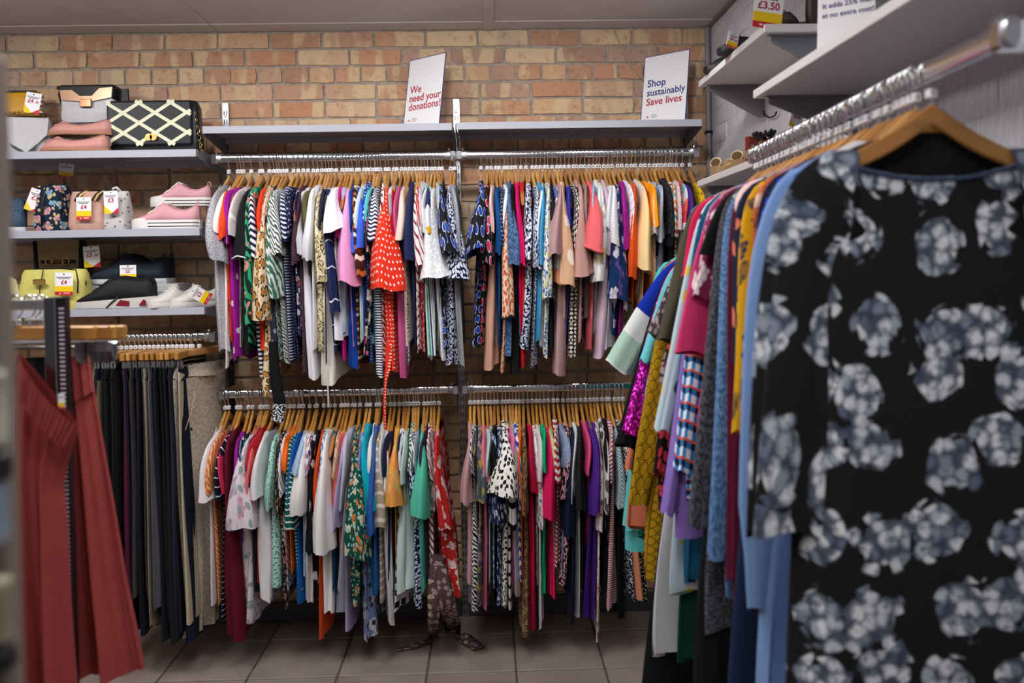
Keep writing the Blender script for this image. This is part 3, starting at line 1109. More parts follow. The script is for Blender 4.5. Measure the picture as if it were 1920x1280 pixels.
def sleeve_mesh(mat, cuff_a, cuff_z, w, dx=0.0, side=1, deep=0.07, seed=0, nc=20, nr=12, flare=1.0, top_th=0.011, puff=0.0, gather=0.0, root_a=0.12, root_h=0.085, inset=0.0, knee=0.215):
    """tube from the shoulder to the cuff; w = width of the cuff across the garment"""
    rg = np.random.default_rng(seed + 99)
    zt = z_arm(0.12)
    P0 = np.array([root_a, zt - root_h + 0.004 - inset])
    P1 = np.array([knee, P0[1] + 0.01])
    P2 = np.array([cuff_a, cuff_z])
    u = np.linspace(0, 1, nr)[:, None]
    Cn = (1 - u) ** 2 * P0 + 2 * u * (1 - u) * P1 + u ** 2 * P2
    T = 2 * (1 - u) * (P1 - P0) + 2 * u * (P2 - P1)
    T /= np.linalg.norm(T, axis=1)[:, None]
    E = np.stack([-T[:, 1], T[:, 0]], -1)            # in-plane normal, points outwards/up
    h1 = root_h + (deep - root_h) * sstep(u[:, 0])
    h1 = h1 * (1 + puff * np.sin(np.pi * u[:, 0]) ** 2) * (1 - gather * sstep((u[:, 0] - 0.85) / 0.15))
    h2 = top_th + (w / 2 - top_th) * sstep(u[:, 0] ** (1.1 / flare))
    h2 = h2 * (1 + 0.5 * puff * np.sin(np.pi * u[:, 0]) ** 2) * (1 - 0.6 * gather * sstep((u[:, 0] - 0.85) / 0.15))
    s = np.arange(nc) / nc
    ang = 2 * np.pi * s
    ca, sa = np.cos(ang), np.sin(ang)
    ex = np.sign(ca) * np.abs(ca) ** 0.8
    ph, ph2 = rg.uniform(0, 6.28, 2)
    k = rg.integers(2, 5)
    f = 1 + 0.16 * np.sin(k * ang + ph + 2.2 * u) * u + 0.08 * np.sin((k + 4) * ang + ph2 + u) * u
    A = Cn[:, :1] + E[:, :1] * (h1[:, None] * ex[None] * f)
    Z = Cn[:, 1:] + E[:, 1:] * (h1[:, None] * ex[None] * f)
    X = h2[:, None] * sa[None] * f + dx * u ** 1.25 + 0.004 * np.sin(6 * u + ph)
    Z = Z + rg.uniform(-0.45, 0.45) * (h2[:, None] * sa[None]) * u + 0.005 * u * np.sin(k * ang + ph2)[None]
    P = np.stack([X, -side * A, Z], -1)
    ln = np.linalg.norm(np.diff(Cn, axis=0), axis=1).sum()
    um = np.stack([arc_u(P[i]) for i in range(nr)])
    um = um - um[:, -1:] * 0.5 + 5
    UV = np.stack([um, np.broadcast_to(-u * ln - 0.05, um.shape)], -1)
    me = grid_mesh('sleeve', P, UV, mat, flip=side < 0)
    return me, P[-1]


def ring_trim(P, r, mat, parent, name='cuff_trim'):
    pts = [tuple(p) for p in P] + [tuple(P[0])]
    return MB().tube(pts, r, 6, caps=False).build(name, mat, parent, smooth='all')


GNO = [0]


def garment(name, label, cat, loc, rotz, group, mat, L, cuff=None, far_sleeve=True, smat=None, trim=None, **kw):
    """cuff = dict(a, z, w, dx, ...) or None for a sleeveless top"""
    GNO[0] += 1
    sd = GNO[0] * 13
    root = thing(name, label, cat, loc, rotz, group)
    if cuff is None:
        kw.setdefault('shoulder', 0.185)
    put('body', body_mesh(mat, L, seed=sd, **kw), root)
    if cuff:
        c = dict(cuff)
        a, z, w = c.pop('a'), c.pop('z'), c.pop('w')
        me, ring = sleeve_mesh(smat or mat, a, z, w, seed=sd, **c)
        put('sleeve', me, root)
        if trim:
            ring_trim(ring, trim[1], fabric(trim[0]), root)
        if far_sleeve:
            c2 = {k: v for k, v in c.items() if k in ('deep', 'puff', 'gather')}
            me, _ = sleeve_mesh(smat or mat, min(a, 0.24), z, min(w, 0.03), side=-1, seed=sd + 5, nc=12, nr=8, **c2)
            put('sleeve', me, root)
    return root


SIZES = ['XS', 'S', 'M', 'L', '8', '10', '12', '14', '16']


def label_list(rows, where):
    """unique descriptions within a rail: repeats are told apart by their neighbour"""
    seen = {}
    for r in rows:
        seen[r] = seen.get(r, 0) + 1
    out = []
    for i, r in enumerate(rows):
        out.append(r if seen[r] == 1 else r + ' after the ' + rows[i - 1])
    return out


def back_rail(rows, zr, where, group, hangers, size_of, dflt_hem, dflt_cuff):
    """rows: (xs, ys, cuff(px,py,w) or None, hem(px,py,w) or None, desc, spec, extra dict)"""
    names = label_list([r[4] for r in rows], where)
    for i, row in enumerate(rows):
        xs, ys, cf, hm, desc, spec = row[:6]
        ex = dict(row[6]) if len(row) > 6 else {}
        X = pixY(xs, ys, RY - 0.11).x
        rz = random.uniform(-0.05, 0.05)
        mat = fabric(spec)
        loc = (X, RY, zr + 0.016)
        if hm is None:
            hm = (None, dflt_hem + random.uniform(-25, 25), 9)
        ynear = 0.165 + 0.0011 * hm[2] + random.uniform(-0.008, 0.008)
        hy = RY - ynear
        ph = pixY(hm[0] if hm[0] is not None else 900, hm[1], hy)
        dxn = (ph.x - X) if hm[0] is not None else random.uniform(-0.01, 0.01)
        L = zr + 0.016 - ph.z
        th1 = max(0.007, hm[2] / 497.0 / 2 * 0.8)
        cuff = None
        if cf is not None:
            if cf == 0:
                cf = (None, dflt_cuff + random.uniform(-15, 20), 9)
            ca = 0.19 + 0.0009 * cf[2] + random.uniform(-0.01, 0.01)
            pc = pixY(cf[0] if cf[0] is not None else 900, cf[1], RY - ca - 0.03)
            w = cf[2] / 497.0
            cz = pc.z - loc[2]
            deep = ex.pop('deep', 0.06)
            cuff = dict(a=ca, z=cz, w=w, dx=(pc.x - X) if cf[0] is not None else random.uniform(-0.008, 0.008), deep=deep)
            for k in ('puff', 'gather', 'flare'):
                if k in ex:
                    cuff[k] = ex.pop(k)
        nm = ex.pop('name', 'blouse' if cuff else 'sleeveless_top')
        ct = {'blouse': 'blouse', 'sleeveless_top': 'top', 't_shirt': 't-shirt', 'shirt': 'shirt', 'dress': 'dress', 'skirt': 'skirt', 'cardigan': 'cardigan', 'wrap_top': 'top'}.get(nm, 'top')
        smat = fabric(ex.pop('sleeve')) if 'sleeve' in ex else None
        far = ex.pop('far', True)
        ex.setdefault('neck', random.uniform(0.075, 0.125))
        ex.setdefault('hem_slope', random.uniform(-0.035, 0.015))
        tl = random.uniform(-0.055, 0.055)
        hanger(loc, rz, 'wooden hanger with %s on %s' % (names[i], where), size_of(i), hangers, tl)
        go_ = garment(nm, '%s on the %s' % (names[i], where), ct, loc, rz, group, mat, L, cuff, far, smat, ex.pop('trim', None),
                near=ynear, far=0.185, th1=th1, dxn=dxn, dxf=dxn * 0.35, **ex)
        go_.rotation_euler.x = tl * 0.5
        go_.location.z -= random.uniform(0.0, 0.006)

# ================================================================== the clothes on the four wall rails
# (shoulder x, y), cuff (x, y, width) / 0 = short hidden sleeve / None = sleeveless, hem (x, y, width), description, fabric
UL = [
 (415, 368, (407, 488, 34), (421, 655, 24), 'grey marl knit top', 'm:#6f7079,#d2d2da', dict(gather=0.3)),
 (432, 352, (409, 428, 17), (424, 668, 9), 'cream cap sleeve tee', 's:#efe6e0', dict(name='t_shirt')),
 (438, 358, (424, 447, 16), None, 'orange top with navy stars', 'e:#ee4a22,#1d1f45,0.035', dict(name='t_shirt')),
 (444, 362, (430, 452, 9), (447, 674, 22), 'purple top with white sprigs', 'e:#9a1a92,#e9dfe6,0.075'),
 (458, 348, (436, 438, 19), None, 'stone tee with white stripes', 'h:#cfc4c4,#f3eeee,0.075,0.88', dict(name='t_shirt')),
 (475, 346, (449, 482, 27), (464, 660, 22), 'black blouse with white piping', 's:#17181d', dict(trim=('s:#e8e6ea', 0.0028))),
 (480, 360, (466, 610, 15), (470, 652, 12), 'green tropical leaf blouse', 'b:#0e2f28,#2fa87a,6,#d98a80', dict(gather=0.2)),
 (477, 376, (476, 478, 22), (488, 702, 22), 'navy and white striped tee', 'h:#e6e6ee,#1c2143,0.017,0.5', dict(name='t_shirt')),
 (493, 352, (486, 423, 13), (491, 653, 20), 'plain orange red tee', 's:#ee3d1e', dict(name='t_shirt')),
 (501, 356, (484, 596, 36), (497, 712, 22), 'leopard patchwork blouse', 'l:#e2c9a6,#b8762c,#1b1512,0.026', dict(puff=0.15)),
 (507, 352, (497, 458, 13), (503, 632, 10), 'peach flecked blouse', 'k:#e5c6ab,#b98a6c,0.012,0.25'),
 (512, 356, (501, 522, 14), (517, 645, 20), 'charcoal blouse with pale embroidery', 'e:#3b3d4e,#aab0bd,0.06'),
 (519, 358, (519, 556, 30), (529, 672, 10), 'green and white foliage blouse', 'b:#cfd6d2,#3b6b5a,9', dict(gather=0.25)),
 (527, 354, (520, 478, 22), (540, 669, 13), 'white blouse with fine black lines', 'z:#e3e7e2,#4b5154,26'),
 (540, 358, (539, 448, 17), (547, 660, 8), 'navy tee with white pinstripes', 'h:#1f2450,#dfe2ea,0.011,0.6', dict(name='t_shirt')),
 (549, 357, (541, 440, 12), (554, 672, 12), 'navy pin dot blouse', 'd:#1c1d44,#cfd0df,0.014,0.14'),
 (559, 358, (552, 405, 8), (558, 620, 8), 'navy top with red floral', 'f:#1c2247,#c25a4c,#dcd6de,0.03'),
 (568, 353, (554, 493, 17), (569, 688, 14), 'dark plum glitter top', 'k:#3e2832,#6d4f5a,0.008,0.2'),
 (578, 354, (567, 468, 13), (588, 690, 22), 'white cotton blouse', 's:#e4e4ec'),
 (586, 355, (578, 440, 9), (580, 597, 8), 'olive tee', 's:#5d5636', dict(name='t_shirt')),
 (595, 353, (578, 488, 21), None, 'white frill sleeve blouse', 's:#e2e2ea', dict(gather=0.3)),
 (602, 352, (599, 524, 29), (597, 644, 24), 'cream leopard ruffle blouse', 'l:#e4d9b4,#c9b684,#26261f,0.018', dict(gather=0.2)),
 (608, 357, 0, None, 'dark navy tee', 's:#23263a', dict(name='t_shirt')),
 (614, 355, (621, 586, 18), (628, 664, 12), 'navy top with white bars', 'h:#1e2a55,#dfe3ee,0.075,0.95'),
 (622, 345, (618, 440, 12), (614, 706, 28), 'cream collared linen shirt', 's:#ddd6cd', dict(name='shirt')),
 (634, 347, (627, 440, 40), (637, 626, 26), 'white tee with wide sleeve', 's:#eeeef6', dict(name='t_shirt', deep=0.075)),
 (641, 357, 0, (644, 670, 18), 'hot pink top', 's:#dc2c9a'),
 (646, 356, None, (640, 628, 26), 'pale tie dye top', 't:#e6e2e8,#a9bdd8,#ddd5d5,8'),
 (653, 350, (648, 530, 40), (660, 640, 10), 'light pink bell sleeve blouse', 's:#e59acb'),
 (662, 346, (651, 458, 14), (659, 693, 20), 'royal blue top', 's:#10429c'),
 (667, 360, (672, 520, 18), (671, 688, 8), 'maroon striped jumper', 'j:#4a1d1c,#e6d9c6,#4a1d1c,#b4622a,#3a1716,0.055'),
 (676, 346, (666, 470, 30), None, 'periwinkle blue tee', 's:#3a5fd0', dict(name='t_shirt')),
 (682, 351, (673, 425, 16), None, 'pale mint tee', 's:#cfe2dc', dict(name='t_shirt')),
 (689, 348, 0, None, 'blue dotted blouse', 'd:#14439a,#e0e6f4,0.013,0.22'),
 (696, 346, (686, 405, 13), None, 'aqua cap sleeve tee', 's:#5cbcc0', dict(name='t_shirt')),
 (699, 362, (688, 425, 12), None, 'charcoal heather tee', 'm:#2b2d38,#6d707d', dict(name='t_shirt')),
 (703, 360, (691, 470, 9), (687, 662, 30), 'black blouse with pink flowers', 'f:#18181c,#d65c9a,#e6d8c8,0.062,#6a6f7c'),
 (708, 352, (699, 452, 24), (712, 710, 15), 'fine navy striped tee', 'h:#e6e6ee,#23284a,0.010,0.5', dict(name='t_shirt')),
 (718, 355, (711, 420, 10), None, 'white blouse with red line print', 'z:#efe9e6,#7a3b3e,14'),
 (724, 350, (721, 545, 62), (733, 697, 40), 'red polka dot blouse', 'd:#e2331c,#f3ece6,0.0165,0.17', dict(deep=0.085, name='wrap_top')),
 (733, 350, (734, 446, 17), (747, 652, 10), 'dark red tee', 's:#a80f26', dict(name='t_shirt')),
 (740, 364, (736, 430, 8), None, 'yellow white and grey tee', 'j:#9a9aa2,#e8e8ea,#e9b90c,0.16', dict(name='t_shirt')),
 (749, 363, (745, 440, 8), (756, 699, 18), 'rose pink top', 's:#c9588f'),
 (756, 363, (752, 440, 9), (761, 665, 14), 'black and white speckled blouse', 'k:#26272d,#c9c9d0,0.006,0.36'),
 (764, 347, (752, 450, 19), (769, 633, 13), 'beige blush blouse', 's:#dbc3b8'),
 (772, 358, (766, 487, 27), (779, 647, 14), 'plain navy blouse', 's:#222a52'),
 (779, 355, (782, 498, 20), (782, 660, 14), 'white blouse with maroon stripes', 'g:#e3dede,#8c2740,0.03,0.7'),
 (787, 357, (789, 420, 8), (795, 645, 9), 'red floral blouse', 'f:#c52a2e,#e6d9da,#e6b0a8,0.022'),
 (793, 350, (790, 448, 13), (797, 572, 10), 'light grey tee', 's:#c4c6cc', dict(name='t_shirt')),
 (799, 345, (804, 440, 18), (807, 655, 20), 'multicolour striped blouse', 'v:#e8e8ea,#2a2f60,#e6e6e6,#46b58a,#e8e8ea,#b03a8e,0.03', dict(sleeve='j:#e2ab14,#e2ab14,#e8e8ea,#2a2f60,#46b58a,#e8e8ea,0.30')),
 (807, 352, 0, None, 'white jersey tee', 's:#dfe1e6', dict(name='t_shirt')),
 (813, 345, (813, 518, 44), (829, 660, 18), 'pale grey lace frill blouse', 'k:#d3d5da,#eef0f2,0.01,0.3', dict(gather=-0.35)),
 (821, 351, (831, 425, 12), None, 'pale blue grey print tee', 't:#cfd2d0,#9fb0b6,#d8d3c2,20', dict(name='t_shirt')),
 (827, 340, (850, 478, 38), (840, 640, 10), 'black blouse with blue ovals', 'o:#1c1c20,#1844b4,#c9cede,0.034', dict(deep=0.08)),
 (844, 368, (857, 518, 40), (846, 690, 27), 'navy ditsy print ruffle blouse', 'k:#141a44,#d6dbea,0.0095,0.4', dict(gather=-0.2)),
 (851, 352, (868, 470, 13), (868, 667, 14), 'grey heather top at the rail end', 'm:#73757c,#aeb0b6'),
]
UR = [
 (902, 341, (893, 476, 46), (888, 640, 17), 'black blouse with large blue ovals', 'o:#1a1a1e,#1542b8,#c9cede,0.036', dict(deep=0.09)),
 (914, 344, (918, 490, 26), (902, 645, 14), 'black blouse with pink ovals', 'o:#1a1a1e,#d0265e,#d9cdd4,0.034'),
 (922, 348, (919, 430, 9), (918, 680, 24), 'pale pink crinkle blouse', 's:#c99a86', dict(sleeve='s:#eec9c0')),
 (931, 348, (931, 470, 13), (934, 652, 16), 'petrol blue top', 's:#124a86'),
 (938, 363, (939, 455, 9), None, 'dark navy dotted top', 'd:#1b2342,#9fb0d2,0.01,0.2'),
 (947, 348, (940, 428, 16), None, 'white turn up tee', 's:#dfe1e8', dict(name='t_shirt')),
 (950, 366, (949, 590, 23), (941, 676, 14), 'coral paisley long sleeve blouse', 'k:#e6c4a4,#c25a40,0.012,0.34', dict(trim=('k:#1c1e24,#c9c4bb,0.006', 0.005))),
 (954, 351, (963, 498, 27), (953, 665, 17), 'faded denim shirt', 'm:#2f4668,#5d7da6,120', dict(name='shirt', gather=0.2)),
 (962, 358, (969, 470, 12), (970, 705, 20), 'long black top', 's:#101114'),
 (969, 352, (978, 494, 12), None, 'magenta gathered top', 's:#d00f62'),
 (979, 337, None, (982, 670, 10), 'narrow red vest', 's:#c91a24'),
 (989, 343, (984, 482, 18), (976, 647, 24), 'navy blouse with white petals', 'k:#161b48,#dfe3f0,0.010,0.42'),
 (1001, 337, (1001, 500, 18), (997, 672, 12), 'second navy petal print blouse', 'k:#151a46,#d6dbea,0.0085,0.40'),
 (1009, 348, (1009, 497, 15), (1005, 643, 16), 'sky blue top', 's:#3d94c4'),
 (1017, 357, (1013, 446, 12), (1017, 652, 9), 'white short sleeve top', 's:#e2e6e8', dict(name='t_shirt')),
 (1025, 347, (1022, 560, 19), (1019, 652, 11), 'blue and yellow floral blouse', 'f:#e6e8e2,#1d6fb6,#c9cf3a,0.026,#173a7a', dict(gather=0.2)),
 (1031, 344, (1032, 455, 10), (1033, 647, 15), 'black tee', 's:#1b1b20', dict(name='t_shirt')),
 (1040, 351, (1046, 528, 20), (1036, 560, 10), 'blue striped blouse with peach cuffs', 'h:#e4e2ea,#5b6bb0,0.03,0.8', dict(sleeve='j:#d98e6a,#e4e2ea,#5b6bb0,#e4e2ea,#5b6bb0,#e4e2ea,0.42')),
 (1049, 346, (1042, 480, 34), (1048, 694, 28), 'dusty mauve wrap blouse', 's:#b08c8e', dict(deep=0.08)),
 (1056, 335, (1068, 535, 28), (1062, 600, 9), 'beige blouse with cream discs', 'd:#d3a786,#ece0cc,0.085,0.2'),
 (1064, 350, (1067, 415, 9), (1061, 650, 8), 'violet blue top', 's:#3a36a0'),
 (1072, 338, (1077, 460, 17), (1071, 650, 18), 'black and white diamond weave top', 'w:#17161a,#e6ddd0,0.05'),
 (1081, 351, (1089, 518, 34), (1086, 643, 14), 'dusty pink flounce blouse', 's:#b98d86', dict(gather=-0.25)),
 (1087, 347, (1092, 470, 10), (1091, 620, 13), 'navy and cream paisley top', 'f:#1f2a55,#e0ddda,#3a4c86,0.02'),
 (1095, 347, (1096, 420, 9), None, 'taupe top', 's:#94807a'),
 (1102, 334, (1103, 470, 42), (1102, 645, 11), 'coral ribbed blouse with floral edge', 's:#e0666c', dict(deep=0.085, trim=('k:#e0666c,#f2e6e2,0.012,0.42', 0.007))),
 (1111, 344, (1114, 412, 9), (1109, 600, 9), 'light blue tee', 's:#9cc8e6', dict(name='t_shirt')),
 (1119, 344, (1120, 448, 15), (1114, 612, 14), 'white tee with check hem', 's:#e6e8e8', dict(name='t_shirt')),
 (1126, 356, (1121, 525, 25), None, 'white grey and yellow print blouse', 'f:#dfe0e0,#9ca2ad,#d0bc3a,0.04'),
 (1131, 347, (1134, 470, 13), (1124, 666, 24), 'pale lilac blouse', 's:#cbb2c4'),
 (1140, 352, (1139, 420, 17), (1139, 655, 32), 'white tiered blouse', 's:#dcdce4'),
 (1148, 357, (1157, 455, 23), None, 'white ribbed tee', 'h:#e6e8ea,#d8dade,0.008,0.5', dict(name='t_shirt')),
 (1156, 350, (1157, 556, 38), (1152, 617, 15), 'navy blouse with purple lilies', 'f:#10305e,#dcd4e2,#6a4f9a,0.05'),
 (1166, 347, (1173, 468, 12), (1162, 630, 9), 'magenta lace top', 't:#8c0f7c,#a82896,60'),
 (1174, 343, (1182, 447, 9), (1171, 580, 10), 'white windowpane check top', 'c:#e8e4ee,#e8e4ee,#dcd6e8,0.02,#b9aacb'),
 (1184, 344, (1185, 522, 20), (1186, 560, 10), 'bright orange long sleeve top', 's:#e4561c', dict(gather=0.35)),
 (1193, 340, (1195, 450, 8), (1194, 545, 10), 'pale stone tee', 's:#d5cac4', dict(name='t_shirt')),
 (1200, 335, (1213, 508, 32), (1205, 560, 9), 'pale yellow wide sleeve blouse', 's:#f0d298', dict(deep=0.08)),
 (1211, 337, (1227, 422, 22), None, 'amber tee', 's:#f59a12', dict(name='t_shirt', deep=0.075)),
 (1219, 340, (1231, 440, 17), None, 'beige tee with white lines', 'h:#d6c8c2,#efe8e4,0.05,0.85', dict(name='t_shirt')),
 (1228, 341, (1236, 440, 9), (1230, 512, 10), 'white and navy block tee', 'j:#e4e6ee,#e4e6ee,#9fb4d4,#9fb4d4,#20273c,0.36', dict(name='t_shirt')),
 (1237, 347, (1243, 445, 15), (1240, 510, 20), 'soft grey tee', 's:#bfc3cc', dict(name='t_shirt')),
 (1244, 348, (1250, 440, 9), None, 'black lace top', 'k:#1c1d24,#3d404c,0.01,0.3'),
 (1251, 345, (1258, 455, 12), None, 'plain black tee', 's:#15161b', dict(name='t_shirt')),
 (1259, 352, (1266, 436, 13), None, 'cream knit with rainbow stripes', 'j:#e8dcc2,#d98a4a,#e8dcc2,#5aa0a4,#e8dcc2,#b8503c,0.05'),
 (1267, 350, (1273, 430, 8), None, 'red pinstripe tee', 'g:#efe6ea,#b86a86,0.008,0.6', dict(name='t_shirt')),
 (1271, 334, (1277, 427, 13), None, 'coral white and blue block tee', 'j:#e0605a,#dfe0ea,#8fbccb,#e0605a,#dfe0ea,#d7404a,0.16', dict(name='t_shirt')),
 (1280, 336, (1288, 424, 18), None, 'deep purple top', 's:#562a8e'),
 (1291, 326, (1305, 425, 15), None, 'black jersey top', 's:#131418'),
 (1306, 354, (1317, 405, 10), (1312, 480, 10), 'yellow print top at the rail end', 'e:#e3b820,#3a2a14,0.02'),
]
LL = [
 (407, 807, (387, 935, 22), (399, 1118, 14), 'white voile blouse', 's:#e3dce2', dict(gather=-0.15)),
 (414, 810, (400, 914, 18), (411, 1138, 15), 'orange paisley blouse', 'z:#c4602a,#dfae82,18'),
 (433, 802, (416, 930, 12), (421, 1165, 12), 'navy top with white piping', 'h:#10162c,#e2e6ea,0.022,0.86'),
 (430, 826, (421, 920, 9), None, 'hot pink tee', 's:#d8325e', dict(name='t_shirt')),
 (438, 828, (430, 985, 10), (442, 1190, 34), 'long burgundy skirt dress', 's:#5c0d22', dict(name='dress')),
 (452, 802, (437, 918, 9), None, 'purple top', 's:#8c1c8a'),
 (460, 800, (449, 880, 9), (452, 1110, 10), 'navy and mint geometric top', 'f:#1a2140,#8fd0c4,#e6e6ea,0.05'),
 (474, 793, (452, 985, 50), (462, 1168, 38), 'sheer white floral blouse', 'f:#ddd2da,#a894a8,#c98fa6,0.075,#8fa3a8', dict(deep=0.085)),
 (478, 803, (463, 915, 9), None, 'salmon pink tee', 's:#dc6e70', dict(name='t_shirt')),
 (485, 806, (465, 920, 14), (480, 1105, 14), 'midnight navy top', 's:#171a26'),
 (490, 812, (478, 890, 8), None, 'red tee', 's:#c42530', dict(name='t_shirt')),
 (503, 800, (488, 930, 21), (503, 1110, 38), 'white shirt with curved hem', 's:#e2e0e4', dict(name='shirt')),
 (523, 791, (506, 950, 18), (512, 1088, 24), 'mint blouse with black flecks', 'k:#a9dad0,#26303a,0.013,0.17', dict(gather=0.15)),
 (532, 805, (524, 960, 13), (533, 1125, 17), 'black blouse with floral hem', 'f:#16161a,#c9b9a2,#b57f6c,0.02'),
 (540, 806, (535, 918, 13), (540, 1100, 9), 'white blouse with navy slashes', 'g:#e6e4ea,#1e2350,0.024,0.82'),
 (550, 793, (537, 873, 10), None, 'bright orange tee', 's:#ee6a1c', dict(name='t_shirt')),
 (557, 815, (550, 986, 21), (566, 1090, 9), 'green jumper with white stripes', 'h:#0e5a4c,#dfe6e2,0.014,0.76'),
 (558, 796, (539, 955, 13), (558, 1143, 19), 'cobalt blue top', 's:#155fae'),
 (571, 790, (552, 886, 20), (568, 1080, 9), 'pale blue denim shirt', 'm:#8fb0d4,#b4cbe6,200', dict(name='shirt')),
 (582, 783, (564, 965, 32), (581, 1120, 20), 'white blouse with puffed cuff', 's:#e6e4e6', dict(gather=0.25, deep=0.08)),
 (585, 804, (576, 880, 11), None, 'white ditsy floral tee', 'k:#e8e6ea,#c4404c,#3a4f9e,0.012,0.36', dict(name='t_shirt')),
 (598, 801, (587, 1032, 17), (598, 1115, 14), 'black top with white rose', 'e:#131316,#dcdce0,0.11'),
 (608, 798, (597, 962, 15), (606, 1188, 18), 'rust orange long top', 's:#c2461e'),
 (610, 811, (603, 935, 9), None, 'blue and white swirl blouse', 'z:#e3e6ea,#2f7ab0,16'),
 (620, 806, (614, 1030, 38), (620, 1143, 22), 'white tunic with wide sleeve', 's:#e6e4e6', dict(deep=0.09)),
 (632, 797, None, (629, 1095, 15), 'teal blue vest', 's:#0f4a6a'),
 (639, 804, (631, 890, 10), None, 'peach and brown print top', 'f:#e0b49a,#8a4a2c,#c98a3c,0.022'),
 (645, 808, (627, 938, 9), None, 'coral salmon tee', 's:#dd6a64', dict(name='t_shirt')),
 (654, 795, (634, 985, 19), (654, 1170, 17), 'lilac shirt', 's:#b8a8d2', dict(name='shirt')),
 (659, 805, (645, 950, 10), (641, 1133, 25), 'silver grey pleated top', 's:#b4b6c8'),
 (668, 796, (666, 1042, 46), (662, 1130, 20), 'green blouse with orange daisies', 'f:#0f4a3c,#e3d9bf,#d97a2c,0.032,#8fc4c0', dict(deep=0.08)),
 (669, 823, (678, 950, 15), None, 'off white lace tee', 'k:#ddd4d0,#eee8e6,0.01,0.3', dict(name='t_shirt')),
 (681, 803, (683, 940, 12), (692, 1198, 33), 'periwinkle blouse with large flowers', 'f:#7286b8,#d9d6dd,#d9d6dd,0.075,#3b3440'),
 (688, 802, (694, 958, 23), (702, 1113, 10), 'cyan top', 's:#08a2b8', dict(name='t_shirt')),
 (700, 792, (689, 880, 20), None, 'white tee with black trim', 's:#e6e6ea', dict(name='t_shirt', trim=('s:#15161c', 0.002))),
 (705, 805, (697, 998, 25), (707, 1110, 9), 'mid blue top', 's:#2f5fae'),
 (707, 815, (703, 920, 8), None, 'olive green top', 's:#5a5c34'),
 (717, 794, (716, 982, 27), (717, 1110, 13), 'beige top with cream stripes', 'h:#a89a8a,#dcd4c8,0.032,0.72'),
 (717, 822, (715, 900, 10), (731, 1170, 17), 'white cotton shift', 's:#d6d6d8', dict(name='dress')),
 (727, 804, (722, 912, 10), None, 'white graph print tee', 'c:#e6e4ea,#e6e4ea,#e6e4ea,0.014,#b8b8c4', dict(name='t_shirt')),
 (735, 798, (724, 885, 13), None, 'navy tee', 's:#1e2648', dict(name='t_shirt')),
 (744, 796, (741, 942, 37), None, 'apricot tee with yellow flowers', 'f:#ee9a4e,#e6cf4a,#d9c27a,0.05', dict(name='t_shirt', deep=0.075)),
 (753, 800, (750, 870, 9), (743, 1140, 25), 'white blouse with black blocks', 'c:#e6e4ea,#e6e4ea,#15151c,0.05'),
 (757, 795, (754, 880, 9), None, 'black short sleeve top', 's:#17181e', dict(name='t_shirt')),
 (763, 798, (760, 900, 12), (761, 1105, 42), 'pale aqua tunic', 's:#c2d8d6', dict(name='dress')),
 (771, 797, (765, 880, 14), (776, 1010, 8), 'green and white leaf blouse', 'b:#dfe4e0,#4a6a58,12', dict(gather=0.2)),
 (776, 806, (768, 922, 15), (779, 1125, 25), 'navy blouse with pale petals', 'k:#151c46,#ccd6ec,0.011,0.36'),
 (781, 802, (780, 880, 8), None, 'grey lilac tee', 's:#a4a2b8', dict(name='t_shirt')),
 (792, 788, (787, 965, 36), (789, 1107, 15), 'mint green blouse', 's:#54bda2', dict(deep=0.08)),
 (799, 798, (797, 868, 11), None, 'dark aubergine tee', 's:#33203c', dict(name='t_shirt')),
 (806, 799, (806, 890, 9), (808, 1128, 16), 'white top with maroon diagonal stripes', 'g:#e0d8da,#7c1f38,0.024,0.6'),
 (812, 820, (808, 950, 16), (806, 1062, 24), 'mauve floral wrap blouse', 'f:#6d5458,#b49aa6,#c9b99c,0.03', dict(name='wrap_top')),
 (821, 801, (836, 985, 24), (855, 1120, 34), 'red and white leaf print dress', 'f:#bf2826,#e6dcda,#e6dcda,0.055', dict(name='dress')),
]
